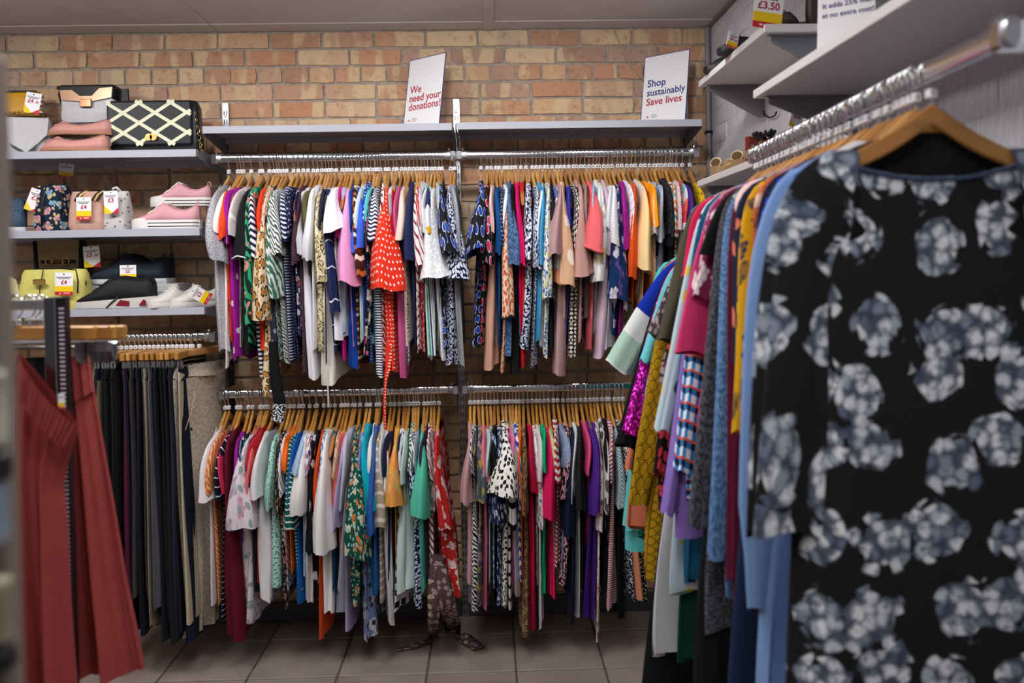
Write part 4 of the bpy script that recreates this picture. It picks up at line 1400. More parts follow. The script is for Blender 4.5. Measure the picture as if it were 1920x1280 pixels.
LR = [
 (881, 797, (873, 940, 22), (879, 1090, 13), 'dusty rose tee', 's:#bd9298', dict(name='t_shirt', gather=-0.1)),
 (889, 797, (885, 880, 9), (889, 1142, 20), 'black and white zebra blouse', 'z:#131316,#e0dfe2,20'),
 (897, 796, (896, 938, 21), (895, 1115, 15), 'grey blouse with yellow flowers', 'f:#4a565c,#c9a22c,#b89ac0,0.035'),
 (905, 801, (905, 900, 15), (909, 1132, 12), 'rose pink heather top', 'm:#cf6a92,#e0809f'),
 (913, 795, (910, 880, 9), None, 'pale sage tee', 's:#bccfc4', dict(name='t_shirt')),
 (920, 786, (921, 850, 13), (925, 1100, 8), 'slate floral puff sleeve blouse', 'f:#4d5f80,#c9d2de,#8fa0bb,0.02', dict(gather=0.4)),
 (928, 802, (925, 900, 10), (926, 1120, 10), 'black velvet top', 's:#111216'),
 (934, 781, (930, 980, 30), (933, 1125, 10), 'navy blouse with white blossom', 'f:#1a2244,#d6dae6,#8c9ac0,0.024'),
 (943, 788, (943, 932, 56), (943, 1122, 17), 'cream dalmatian spot blouse', 'k:#ece8e2,#17161a,0.017,0.30', dict(deep=0.085)),
 (950, 800, (960, 988, 15), (957, 1140, 13), 'black and white block striped top', 'h:#e6e4e2,#17171b,0.05,0.7'),
 (957, 793, (957, 858, 9), None, 'bubblegum pink tee', 's:#de6a9e', dict(name='t_shirt')),
 (963, 803, (971, 900, 18), (972, 1110, 14), 'grey heather tee', 'm:#85878f,#b4b6bd', dict(name='t_shirt')),
 (970, 803, (980, 948, 9), None, 'blue and white diagonal top', 'g:#e6e6ee,#2444ac,0.03,0.5'),
 (976, 797, (983, 955, 10), (983, 1115, 8), 'vivid orange top', 's:#e2601c'),
 (984, 800, (989, 960, 16), (990, 1193, 30), 'tan leopard tunic', 'l:#8f7450,#6d5436,#1d1712,0.022', dict(name='dress')),
 (992, 776, (999, 918, 17), (998, 1165, 17), 'crimson long top', 's:#b4103e'),
 (1001, 803, (1012, 982, 13), None, 'red blue and white floral tee', 'f:#e0dcd8,#b83038,#34469c,0.02', dict(name='t_shirt')),
 (1009, 804, (1014, 895, 16), (1016, 1165, 13), 'white long line tee', 's:#d6d4da', dict(name='t_shirt')),
 (1016, 797, (1018, 876, 10), (1018, 1115, 9), 'emerald green top', 's:#0fa468', dict(name='t_shirt')),
 (1024, 797, (1031, 968, 28), (1036, 1120, 24), 'fuchsia satin blouse', 's:#d8185e', dict(deep=0.08)),
 (1032, 789, (1036, 870, 10), None, 'pale lime top', 'h:#c9c88c,#b4b478,0.008,0.5'),
 (1042, 808, (1044, 900, 13), (1045, 1056, 13), 'red and white diagonal striped top', 'h:#e6e2e4,#b02a38,0.017,0.5'),
 (1050, 779, (1059, 868, 20), (1052, 1072, 23), 'chambray rolled sleeve shirt', 'm:#6b7ba0,#9aa8c6,260', dict(name='shirt')),
 (1060, 783, (1056, 930, 15), (1054, 1097, 19), 'black blouse with pink dots', 'k:#18161b,#d9a0b2,0.013,0.38'),
 (1070, 798, (1067, 1003, 24), (1072, 1155, 19), 'dark navy dress', 's:#121a34', dict(name='dress')),
 (1078, 811, (1071, 938, 12), (1085, 1155, 13), 'white and navy trimmed tee', 's:#dcdde2', dict(name='t_shirt')),
 (1085, 786, (1090, 952, 23), None, 'black angular sleeve tee', 's:#1c1d21', dict(name='t_shirt', deep=0.075)),
 (1095, 798, (1098, 880, 9), None, 'raspberry pink tee', 's:#d6487c', dict(name='t_shirt')),
 (1104, 792, (1113, 958, 25), (1094, 1148, 14), 'purple jersey top', 's:#4c2286'),
 (1113, 792, (1122, 940, 10), (1111, 1148, 14), 'purple split hem tunic', 's:#46207c', dict(name='dress')),
 (1121, 816, (1131, 990, 13), (1124, 1188, 13), 'white blouse with red poppies', 'f:#e0d6da,#c42a44,#1b1a20,0.04'),
 (1127, 796, (1136, 954, 16), None, 'ivory tee with large grey dots', 'd:#d8d4d0,#56565c,0.05,0.3', dict(name='t_shirt')),
 (1136, 792, (1140, 900, 10), (1137, 1098, 19), 'black knit top', 's:#0e0e11'),
 (1145, 800, (1147, 900, 10), (1147, 1140, 25), 'fine red striped shirt', 'h:#e6dcde,#a82c44,0.009,0.55', dict(name='shirt')),
 (1150, 785, (1158, 945, 16), (1162, 1155, 24), 'black top with teal striped sleeve', 's:#0d0e12', dict(sleeve='g:#dfe6ea,#0f6f80,0.009,0.5')),
 (1160, 790, (1176, 945, 14), (1185, 1120, 14), 'navy blouse with ivory flecks', 'k:#141b40,#e3e6ee,0.011,0.34'),
 (1168, 790, (1190, 960, 12), (1203, 1112, 17), 'peach blouse', 's:#d98f6e'),
 (1176, 790, (1200, 960, 12), (1216, 1120, 16), 'black blouse with yellow specks', 'k:#15161a,#d8cfa0,0.011,0.26'),
]
_sz = random.Random(11)
back_rail(UL, RU, 'upper rail below donations sign', 'clothes on the upper rail below the donations sign', 'wooden hangers on the upper rails',
          lambda i: ('XS' if i < 4 else 'S') if i < 9 else _sz.choice(['8', 'S', '10', '8']) if i < 26 else _sz.choice(['10', '12', 'M', 'S']), 650, 430)
back_rail(UR, RU, 'upper rail below sustainability sign', 'clothes on the upper rail below the sustainability sign', 'wooden hangers on the upper rails',
          lambda i: _sz.choice(['12', '14', '10']) if i < 22 else 'M', 600, 430)
back_rail(LL, RL, 'lower rail beside the trousers', 'clothes on the lower rail beside the trousers', 'wooden hangers on the lower rails',
          lambda i: _sz.choice(['16', '14']) if i < 26 else 'L' if i < 38 else 'M', 1085, 875)
back_rail(LR, RL, 'lower rail behind the side rack', 'clothes on the lower rail behind the side rack', 'wooden hangers on the lower rails',
          lambda i: _sz.choice(['16', 'XL', '18', 'XL']), 1090, 875)

# ================================================================== racks along the white wall


LIFT = 0.022


def side_x(d):
    return RXF - 0.046 * (2.25 - d)


def side_garment(d, zr, desc, spec, where, group, cuff=None, hem=None, name='blouse', size='M', hang=True, sleeve=None, trim=None, cpuff=0.0, cgather=0.0, label=None, **kw):
    """garment square to the white wall at distance d from the eye's plane; cuff / hem in pixels (centre x, y, width) / (left x, y)"""
    Y = -3.82 + d
    RX = side_x(d)
    lift = 0.022
    loc = (RX, Y, zr + 0.016 + lift)
    mat = fabric(spec)
    rz = -math.pi / 2 + random.uniform(-0.04, 0.04)
    if hem is None:
        hem = (915 + (side_x(d) - 0.2) * FPX / d, 497 + 0.45 * FPX / d)
    ph = pixY(hem[0], hem[1], Y)
    near = RX - ph.x
    L = loc[2] - ph.z
    cf = None
    if cuff:
        pc = pixY(cuff[0], cuff[1], Y)
        cf = dict(a=RX - pc.x, z=pc.z - loc[2], w=0.035, deep=cuff[2] / 2 * d / FPX, dx=0.0, puff=cpuff, gather=cgather, nr=16, nc=24, root_h=0.058, knee=0.172)
    if hang:
        hanger((loc[0], loc[1], loc[2] - lift), rz, 'wooden hanger with %s on %s' % (desc, where), size, 'wooden hangers on the racks by the white wall', lift=lift, wide=0.76)
    ct = {'blouse': 'blouse', 'sleeveless_top': 'top', 't_shirt': 't-shirt', 'shirt': 'shirt', 'dress': 'dress', 'cardigan': 'cardigan', 'trousers': 'trousers'}[name]
    kw.setdefault('th1', 0.016)
    kw.setdefault('shoulder', 0.17)
    return garment(name, label or '%s on the %s' % (desc, where), ct, loc, rz, group, mat, L, cf, True, fabric(sleeve) if sleeve else None, trim, near=near, far=0.2, nr=22, **kw)


W1, G1 = 'rack under low white shelf', 'clothes on the rack under the low white shelf'
W2, G2 = 'near rack under long white shelf', 'clothes on the near rack under the long white shelf'
rows1 = [
 (2.72, 'aqua satin blouse', 's:#5fc4c4', (1186, 990, 34), (1178, 1030), {}),
 (2.67, 'dark green lace top', 'k:#0d2a24,#1d6a52,0.012,0.4', (1204, 900, 26), (1196, 1010), {}),
 (2.62, 'coral jersey top', 's:#e08060', (1180, 880, 20), (1172, 990), {}),
 (2.55, 'royal blue and palm leaf blouse', 's:#1230a8', (1160, 690, 46), (1180, 800), dict(sleeve='j:#dfe6e4,#dfe6e4,#dfe6e4,#b4d6c6,#e4eae8,#1230a8,#1230a8,#1230a8,#1230a8,#1230a8,0.56')),
 (2.51, 'plain black jacket', 's:#101116', (1172, 838, 36), (1190, 900), dict(name='cardigan')),
 (2.47, 'magenta sequin top', 'q:#a00f86,#e23ac4', (1181, 812, 30), (1196, 850), {}),
 (2.43, 'pale aqua cardigan', 's:#6cc8d4', (1211, 678, 24), (1215, 760), dict(name='cardigan')),
 (2.40, 'mustard blouse with printed rings', 'r:#b48a12,#3d2c08,0.024', (1196, 942, 48), (1204, 1085), dict(cgather=0.25)),
 (2.36, 'dark lace print blouse with ruffle', 'k:#3a3340,#9a8a86,0.013,0.35', (1230, 630, 24), (1238, 720), dict(cgather=-0.3)),
 (2.33, 'red and black animal print top', 'k:#18141a,#c4384a,0.02,0.36', (1237, 890, 24), (1236, 960), {}),
]
for k, (d, desc, spec, cuff, hem, ex) in enumerate(rows1):
    side_garment(d, RZ1, desc, spec, W1, G1, cuff, hem, size=_sz.choice(SIZES), **ex)
rows2 = [
 (2.20, 'long black dress', 's:#0b0c10', None, (1196, 1440), dict(name='dress')),
 (2.17, 'white and grey skirt dress', 's:#c9cad2', None, (1228, 1224), dict(name='dress')),
 (2.12, 'olive long sleeve top', 's:#4a4638', (1247, 640, 34), (1262, 900), {}),
 (2.08, 'crimson pointed sleeve top', 's:#d21e52', (1290, 520, 22), (1300, 700), {}),
 (2.05, 'dark green pleated dress', 's:#0d4038', None, (1274, 1232), dict(name='dress')),
 (2.02, 'pale blue bird print blouse', 'e:#b9cdd8,#2a3340,#d8c24a,0.075', (1240, 805, 26), (1262, 1108), {}),
 (1.985, 'teal long sleeve top', 's:#0e4f70', (1262, 900, 22), (1284, 1090), {}),
 (1.96, 'taupe long sleeve top', 's:#8a7466', (1290, 930, 22), (1300, 1000), {}),
 (1.935, 'purple long sleeve blouse', 's:#8d6fc0', (1254, 960, 28), (1274, 1000), {}),
 (1.905, 'blue and red checked shirt', 'c:#e8eaf0,#2f7fc0,#15182c,0.022,#d0503c', (1292, 880, 54), (1296, 940), dict(name='shirt')),
 (1.875, 'raspberry pink flared blouse', 's:#d83a72', (1300, 665, 64), (1310, 860), {}),
 (1.845, 'burgundy white leaf blouse', 'f:#8c2a52,#ecdfe4,#ecdfe4,0.04', (1320, 560, 48), (1332, 800), {}),
 (1.815, 'black cap sleeve top', 's:#0e0e11', (1336, 480, 50), (1345, 900), dict(name='t_shirt')),
 (1.775, 'charcoal knit cardigan', 'm:#2b2c32,#5b5d66,160', (1312, 985, 44), (1330, 1180), dict(name='cardigan')),
 (1.79, 'black wide leg jumpsuit', 's:#0c0c0f', None, (1300, 1440), dict(name='dress')),
 (1.735, 'faded blue denim shirt', 'm:#3c6090,#6f94be,140', (1345, 1040, 44), (1362, 1120), dict(name='shirt')),
 (1.70, 'burgundy long sleeve top', 's:#5e1430', (1376, 1085, 26), (1385, 1150), {}),
 (1.67, 'white and pink collared shirt', 'e:#ecc9c6,#d98a90,0.03', (1402, 430, 34), (1410, 900), dict(name='shirt')),
 (1.635, 'navy blouse with coral flowers', 'e:#161d38,#d9785c,0.07', (1392, 680, 42), (1402, 1000), {}),
 (1.61, 'dark denim pinafore', 's:#1a2a48', None, (1362, 1460), dict(name='dress')),
 (1.58, 'mustard blouse with navy flowers', 'f:#d8a010,#2c2a50,#5a4a3a,0.055', (1396, 815, 48), (1420, 1000), {}),
 (1.53, 'rust floral blouse', 'f:#b85a2c,#e0c4b4,#6a3a36,0.05', (1440, 640, 34), (1452, 1000), {}),
 (1.51, 'dusty red scroll print dress', 'b:#7a4a48,#b48f88,9', None, (1432, 1460), dict(name='dress')),
 (1.49, 'dark navy blouse', 's:#141a3c', (1438, 690, 36), (1450, 1200), {}),
 (1.45, 'black blouse with blue spots', 'd:#14161c,#1c46c8,0.03,0.33', (1420, 1000, 34), (1440, 1250), {}),
 (1.405, 'light blue puff sleeve blouse', 's:#7ea0d6', (1430, 1140, 96), (1418, 1500), dict(cpuff=0.35, cgather=0.5)),
 (1.365, 'royal blue floral camisole', 'f:#2a50b8,#6a8ae0,#182a6a,0.03', None, (1520, 1300), dict(name='sleeveless_top')),
]
for k, (d, desc, spec, cuff, hem, ex) in enumerate(rows2):
    side_garment(d, RZ2, desc, spec, W2, G2, cuff, hem, size=_sz.choice(SIZES), **ex)
fill = ['grey', 'ivory', 'navy', 'pale pink', 'charcoal', 'green', 'red', 'cream', 'brown', 'slate blue', 'lavender', 'tan', 'khaki']
fcol = ['#77787e', '#d8d2c4', '#1a2140', '#d8b0b4', '#33343a', '#2a5a44', '#a02028', '#d6c8a8', '#5a4030', '#4a5f80', '#a898c8', '#b08a60', '#6a6440']
fill += ['black', 'peach', 'white']
fcol += ['#101012', '#d8a080', '#d8d8dc']
fd = [2.223 - 0.0655 * k for k in range(13)] + [1.345, 1.325, 1.305]
for k in range(16):
    d = fd[k]
    side_garment(d, RZ2, fill[k] + ' vest tucked between blouses', 's:' + fcol[k], W2, G2, None, (915 + (side_x(d) - 0.15) * FPX / d, 497 + 0.3 * FPX / d), name='sleeveless_top', size=_sz.choice(SIZES), th1=0.01)

# pearl buttons down the charcoal cardigan's edge
car = [o for o in bpy.data.objects if o.get('label', '').startswith('charcoal knit cardigan')][0]
pb = MB()
for (bx, by) in ((1378, 436), (1375, 478), (1369, 514), (1366, 548), (1360, 608), (1357, 652), (1352, 680)):
    P = pixY(bx, by, car.location.y - 0.035)
    q = car.matrix_basis.inverted() @ P
    MB().tube([q + Vector((0.004, 0, 0)), q, q - Vector((0.004, 0, 0))], [0.003, 0.0065, 0.003], 8).build('pearl_button', plain('pearl', '#e6e6ea', 0.2), car, smooth=True)

# the black dress with grey roses, nearest on the rack
D0 = 1.27
RX = side_x(D0) + 0.008
GNO[0] += 1
Y0 = -3.82 + D0
ROSE = fabric('n:#1a1818,0.105')
loc = (RX, Y0, RZ2 + 0.016 + LIFT)
dress = thing('dress', 'black dress with grey blue rose clusters, nearest garment on the rack', 'dress', loc, -math.pi / 2 + 0.03, G2)
hanger((RX, Y0, RZ2 + 0.016), -math.pi / 2 + 0.02, 'wooden hanger in the neckline of the black rose dress', 'L', 'wooden hangers on the racks by the white wall', lift=LIFT)
put('body', body_mesh(ROSE, 1.25, near=0.225, far=0.26, th0=0.012, th1=0.05, neck=0.15, dip=0.03, backdip=-0.04, seed=5, nc=110, nr=60, folds=0.55, shoulder=0.205), dress)
pc = pixY(1474, 1000, Y0)
for sd in (1, -1):
    me, ring = sleeve_mesh(ROSE, RX - pc.x, pc.z - loc[2], 0.05, side=sd, deep=0.062, seed=4, nc=40, nr=40, top_th=0.016, root_a=0.125, root_h=0.072, knee=0.195)
    put('sleeve', me, dress)
bd = dress.children[0].data
nb = sorted([tuple(v.co) for v in list(bd.vertices)[110:220] if v.co.x > 0.002 and abs(v.co.y) < 0.152], key=lambda q: q[1])
MB().tube([Vector(q) + Vector((0.001, 0, 0)) for q in nb], 0.0034, 6).build('neckband', plain('neckband_blue', '#36435f', 0.8), dress, smooth='all')

# ================================================================== trousers on clip hangers


def drape_mesh(mat, z0, z1, hn0, hn1, th0, th1, seed=0, nc=30, nr=16, dx=0.0, da=0.0, folds=1.0, split=0.0):
    """closed tube of cloth hanging between z0 and z1; half depth hn (along -y), half thickness th"""
    rg = np.random.default_rng(seed)
    s = np.arange(nc) / nc
    ang = 2 * np.pi * s
    ca, sa = np.cos(ang), np.sin(ang)
    ex = np.sign(ca) * np.abs(ca) ** 0.6
    ey = np.sign(sa) * np.abs(sa) ** 0.7
    v = np.linspace(0, 1, nr)[:, None]
    hn = hn0 + (hn1 - hn0) * sstep(v)
    th = th0 + (th1 - th0) * sstep(v)
    p = rg.uniform(0, 6.28, 3)
    k = rg.integers(3, 6)
    f = 0.35 * np.sin(k * ang + p[0] + v) + 0.2 * np.sin((k + 3) * ang + p[1] - 2 * v)
    X = ey[None] * th + f * th * folds * sstep(v * 2) + dx * v + 0.25 * th * np.sin(5 * v + p[2])
    A = ex[None] * hn + da * v
    if split:
        g = np.exp(-(ex[None] / 0.12) ** 2) * sstep((v - 0.25) / 0.3)
        X = X * (1 - 0.9 * split * g)
    Z = z0 + (z1 - z0) * v + 0.006 * np.sin(k * ang + p[2])[None] * v + 0 * X
    P = np.stack([X, -A, Z], -1)
    um = arc_u(P[nr // 2][:, :2])
    Zc = np.concatenate([Z, Z[:, :1]], 1)
    return grid_mesh('leg', P, np.stack([np.broadcast_to(um[None], Zc.shape), Zc], -1), mat)


BAR = MB().bbox(-0.0065, 0.0065, -0.185, 0.185, -0.087, -0.059, 0.003).mesh('wooden_bar', WOOD)


def clip_mesh():
    m = MB()
    m.tube([(0, 0, -0.113), (0, 0, -0.125)], 0.0014, 6)
    for s in (-1, 1):
        m.prism([(s * 0.003, -0.122), (s * 0.009, -0.118), (s * 0.011, -0.136), (s * 0.003, -0.158), (s * 0.001, -0.150)], 'y', -0.009, 0.009)
    m.tube([(-0.010, 0, -0.124), (0.010, 0, -0.124)], 0.003, 6)
    return m.mesh('clip', CHROME_DULL)


CLIP = clip_mesh()
WIRE = MB().tube([(0, -0.14, -0.126), (0, 0.14, -0.126)], 0.0016, 6).mesh('clip_wire', CHROME, 'all')


def clip_hanger(loc, rotz, label, size='12', clips=0.135):
    root = thing('clip_hanger', label, 'hanger', loc, rotz, 'wooden clip hangers')
    put('wooden_bar', BAR, root)
    put('hook', HOOK, root)
    cu = put('size_cube', CUBE, root, (0, 0, 0.017))
    put('size_letter', text_mesh(size, 0.0085, INK_DARK, bold=0.0002), cu, (0, -0.0075, -0.0685), (math.pi / 2, 0, 0))
    put('clip_wire', WIRE, root, (0, 0, 0.026))
    for s in (-1, 1):
        put('clip', CLIP, root, (0, s * clips, 0.026))
    return root


TR = [  # bar end x, colour, hem x, hem y, width
 (172, '#1b2238', 185, 1180, 14, 'navy'), (180, '#8f8560', 196, 1140, 12, 'khaki'), (190, '#141519', 205, 1190, 14, 'black'), (200, '#16171b', 214, 1196, 14, 'jet black'),
 (209, '#1d1e24', 221, 1200, 12, 'dark slate'), (218, '#4e1534', 233, 1150, 9, 'plum'), (227, '#1c2033', 240, 1195, 10, 'ink blue'), (236, '#3a3436', 250, 1120, 11, 'brown grey'),
 (245, '#20242f', 259, 1192, 10, 'blue black'), (254, '#342f2e', 268, 1125, 11, 'dark brown'), (263, '#8b7f6c', 280, 1175, 7, 'dark beige'), (272, '#54565e', 289, 1140, 18, 'mid grey'),
 (282, '#1a1c26', 303, 1205, 14, 'midnight'), (291, '#131418', 316, 1165, 14, 'coal black'), (300, '#18191e', 326, 1206, 12, 'soft black'), (309, '#1d1a26', 333, 1190, 9, 'aubergine black'),
 (318, '#23283a', 338, 1200, 8, 'dull navy'), (327, '#b9ad92', 349, 1168, 13, 'cream'), (331, '#141c30', 352, 1206, 18, 'deep navy'),
]
for i, (bx, colr, hx, hyy, w, nm) in enumerate(TR):
    X = pixY(bx, 660, TRY - 0.18).x
    loc = (X, TRY, TRZ + 0.016)
    rz = random.uniform(-0.12, 0.12)
    clip_hanger(loc, rz, 'wooden clip hanger with %s trousers on trouser rail' % nm, _sz.choice(['10', '12', '14', '16', '8']))
    root = thing('trousers', '%s trousers hung by clips under the shoe shelves' % nm, 'trousers', loc, rz, 'trousers on the rail under the shoe shelves')
    ph = pixY(hx, hyy, TRY - 0.19)
    mat = fabric('s:' + colr)
    th = max(0.007, w / 470 / 2)
    z1 = max(ph.z, 0.03) - loc[2]
    put('waistband', drape_mesh(mat, -0.118, -0.165, 0.165, 0.168, 0.006, 0.008, seed=i, nr=4, nc=24, folds=0.3), root)
    put('leg', drape_mesh(mat, -0.163, z1, 0.168, 0.175 + 0.03 * (i % 3) / 3, 0.008, th, seed=50 + i, dx=ph.x - X, da=0.01), root)
# beige elasticated trousers turned towards the room
hl = pixY(374, 655, TRY)
loc = (hl.x, TRY, TRZ + 0.016)
clip_hanger(loc, -0.38, 'wooden clip hanger with the beige elasticated trousers, last on its rail', '14')
root = thing('trousers', 'beige elasticated trousers turned towards the room, last on the trouser rail', 'trousers', loc, -0.38, 'trousers on the rail under the shoe shelves')
BG = fabric('m:#a89b8b,#c4b8a8,90')
zf = 0.03 - loc[2]
wb = drape_mesh(BG, -0.118, -0.168, 0.14, 0.15, 0.012, 0.020, seed=77, nr=6, nc=60, folds=0.8)
put('waistband', wb, root)
put('leg', drape_mesh(BG, -0.166, zf + 0.12, 0.155, 0.10, 0.02, 0.035, seed=78, nr=24, nc=44, da=0.05, folds=0.9, split=0.6), root)
MB().tube([(0.026, -0.06, -0.22), (0.032, -0.09, -0.29), (0.034, -0.13, -0.36)], 0.0022, 6).build('pocket_edge', BG, root, smooth='all')
MB().tube([(0.036, -0.10, -0.36), (0.038, -0.10, -0.36)], 0.006, 10).build('button', BLACK, root)

# ================================================================== chrome stand with the red skirt
DS = 1.75
YS = -3.82 + DS
stand = thing('garment_stand', 'chrome slotted floor stand in front of the trousers', 'stand', (pixY(108, 620, YS - 0.05).x, YS - 0.05, 0))
pt = pixY(100, 557, YS - 0.05)
hpost = pt.z
t = NT('post_chrome', 0.16, 1.0)
t.set('Base Color', H('#7c7e86'))
sx0, sx1 = pixY(88, 620, YS - 0.05).x - stand.location.x, pixY(110, 620, YS - 0.05).x - stand.location.x
MB().bbox(sx0, sx1, -0.012, 0.012, 0, hpost, 0.0015).build('post', t.m, stand)
MB().bbox(sx1 + 0.0005, sx1 + 0.0185, -0.010, 0.010, 0.0, hpost, 0.001).build('slot_strip', plain('dark_strip', '#2a1c24', 0.4, 0.5), stand)
st = MB()
z = hpost - 0.02
while z > 0.5:
    st.box(sx1 + 0.006, sx1 + 0.016, -0.0112, -0.0098, z - 0.0035, z)
    z -= 0.0085
tag(st.build('slot_edges', plain('strip_white', '#c8c6cc', 0.4), stand), kind='stuff')
a0 = pixY(-60, 565, YS + 0.02)
MB().bbox(a0.x - stand.location.x - 0.25, sx0, 0.02, 0.036, hpost - 0.025, hpost - 0.004, 0.002).build('arm', CHROME, stand)
MB().bbox(-0.25, 0.25, -0.02, 0.02, 0.0, 0.025, 0.004).build('base_foot', CHROME_DULL, stand)
MB().bbox(-0.02, 0.02, -0.25, 0.25, 0.0, 0.024, 0.004).build('base_foot', CHROME_DULL, stand)
SKZ = hpost - 0.004
HKX = []
for k, (hx, dd, sz) in enumerate(((24, 0.0, '20'), (48, 0.035, '20'), (58, 0.06, 'XXL'), (72, 0.085, 'XXL'))):
    P = pixY(hx + 6, 575, YS + 0.028 + dd * 0.0)
    locH = (P.x, YS + 0.028, SKZ + 0.004)
    HKX.append(locH)
    clip_hanger(locH, math.pi / 2 - 0.25 + 0.02 * k, ('first', 'second', 'third', 'last')[k] + ' wooden clip hanger on the chrome stand, counted from the aisle', sz, 0.15)
for o in bpy.data.objects:
    if o.name.startswith('size_cube') and o.parent and 'chrome stand' in o.parent.get('label', ''):
        cpn = put('size_letter', text_mesh('20' if o.parent['label'].startswith(('first', 'second')) else 'XXL', 0.0085, INK_DARK, bold=0.0002), o, (-0.0075, 0, -0.0685), (math.pi / 2, 0, -math.pi / 2))


def px_sheet(name, left, right, ys, Y, mat, parent, folds, amp, nc=40, back=0.05, gather=None, seed=0):
    """cloth tube whose outline follows pixel columns left/right at rows ys, on the plane y = Y, with real folds in depth"""
    rg = np.random.default_rng(seed)
    ph = rg.uniform(0, 6.28, 3)
    rows, uvs = [], []
    for i, (l, r, y) in enumerate(zip(left, right, ys)):
        a, b = pixY(l, y if np.isscalar(y) else y[0], Y), pixY(r, y if np.isscalar(y) else y[1], Y)
        v = i / (len(ys) - 1)
        row = []
        for k in range(nc):
            u = k / (nc - 1)
            p = a.lerp(b, u)
            env = math.sin(math.pi * min(max(u, 0.02), 0.98)) ** 0.5
            d = amp * (0.25 + v) * (math.sin(folds * math.pi * u + ph[0] + 0.6 * v) + 0.4 * math.sin(2.3 * folds * math.pi * u + ph[1]))
            row.append((p.x, p.y + d * env - 0.03 * env, p.z))
        for k in range(nc):
            u = 1 - k / (nc - 1)
            p = a.lerp(b, u)
            row.append((p.x, p.y + back * (0.4 + v) * math.sin(math.pi * min(max(u, 0.02), 0.98)) ** 0.5, p.z))
        rows.append(row)
    P = np.array(rows)
    P = P - np.array(parent.location)[None, None]
    um = arc_u(P[len(ys) // 2][:, [0, 2]])
    Zc = np.concatenate([P[..., 2], P[:, :1, 2]], 1)
    return put(name, grid_mesh(name, P, np.stack([np.broadcast_to(um[None], Zc.shape), Zc], -1), mat), parent)


RED = fabric('s:#9a413e')
t = NT('red_smocked', 0.85, 0, 0.2)
uvn = t.n('UVMap', 0)
sm = t.n('TexWave', 0, {'wave_type': 'BANDS', 'bands_direction': 'X'}, Vector=uvn, Scale=38.0, Distortion=2.5, Detail=2.0)
t.set('Base Color', H('#9e4441'))
t.bump(sm, 0.9, 0.004)
SMOCK = t.m
skirt = thing('skirt', 'red skirt with gathered waistband clipped to the chrome stand', 'skirt', (pixY(110, 700, YS).x, YS, pixY(110, 700, YS).z))
N = 16


def lerp_pts(pts, n):
    pts = np.array(pts, float)
    q = np.linspace(0, 1, n)
    s = np.linspace(0, 1, len(pts))
    return [np.interp(q, s, pts[:, k]) for k in range(pts.shape[1])]


l, r, yl, yr = lerp_pts([(34, 146, 672, 806), (33, 130, 740, 850), (31, 116, 830, 905), (30, 122, 950, 985), (34, 126, 1080, 1090), (40, 132, 1200, 1205), (46, 140, 1330, 1335)], N)
px_sheet('front_panel', l, r, list(zip(yl, yr)), YS - 0.09, RED, skirt, 4.2, 0.02, nc=48, seed=3)
l, r, yl, yr = lerp_pts([(38, 148, 664, 798), (34, 140, 690, 812), (33, 126, 725, 838)], 5)
px_sheet('waistband', l, r, list(zip(yl, yr)), YS - 0.135, SMOCK, skirt, 9.0, 0.004, nc=60, back=0.02, seed=4)
l, r, yl, yr = lerp_pts([(126, 163, 700, 655), (130, 176, 760, 740), (133, 196, 860, 860), (134, 213, 960, 960), (136, 232, 1080, 1080), (140, 252, 1180, 1180), (144, 266, 1262, 1255)], N)
px_sheet('back_panel', l, r, list(zip(yl, yr)), YS + 0.03, RED, skirt, 3.6, 0.022, nc=48, seed=6)
l, r, yl, yr = lerp_pts([(126, 163, 690, 652), (128, 168, 720, 690), (130, 174, 765, 735)], 5)
px_sheet('waistband', l, r, list(zip(yl, yr)), YS + 0.018, SMOCK, skirt, 7.0, 0.004, nc=50, back=0.02, seed=7)
dk = thing('trousers', 'black trousers with magenta lining behind the red skirt', 'trousers', (pixY(85, 700, YS + 0.1).x, YS + 0.1, pixY(85, 700, YS + 0.1).z))
l, r, yl, yr = lerp_pts([(40, 130, 672, 668), (42, 132, 800, 800), (44, 134, 1000, 1000), (50, 138, 1250, 1250)], 10)
px_sheet('leg', l, r, list(zip(yl, yr)), YS + 0.1, fabric('s:#15131a'), dk, 3.0, 0.01, seed=9)
MB().tube([pixY(*q, YS + 0.075) - dk.location for q in ((62, 712), (75, 700), (88, 690), (96, 678), (98, 660))], 0.004, 6).build('lining_edge', fabric('s:#8c1250'), dk, smooth='all')
TAGP = pixY(115, 745, YS - 0.02)

# ================================================================== display stand at the very left, close to the viewer
DN = 0.62
YN = -3.82 + DN
dn = thing('display_stand', 'beige card display stand with white prongs at the left edge, close by', 'display stand', (pixY(-150, 600, YN).x, YN, 0))
ox = dn.location.x


def dx_(px, py=600):
    return pixY(px, py, YN).x - ox


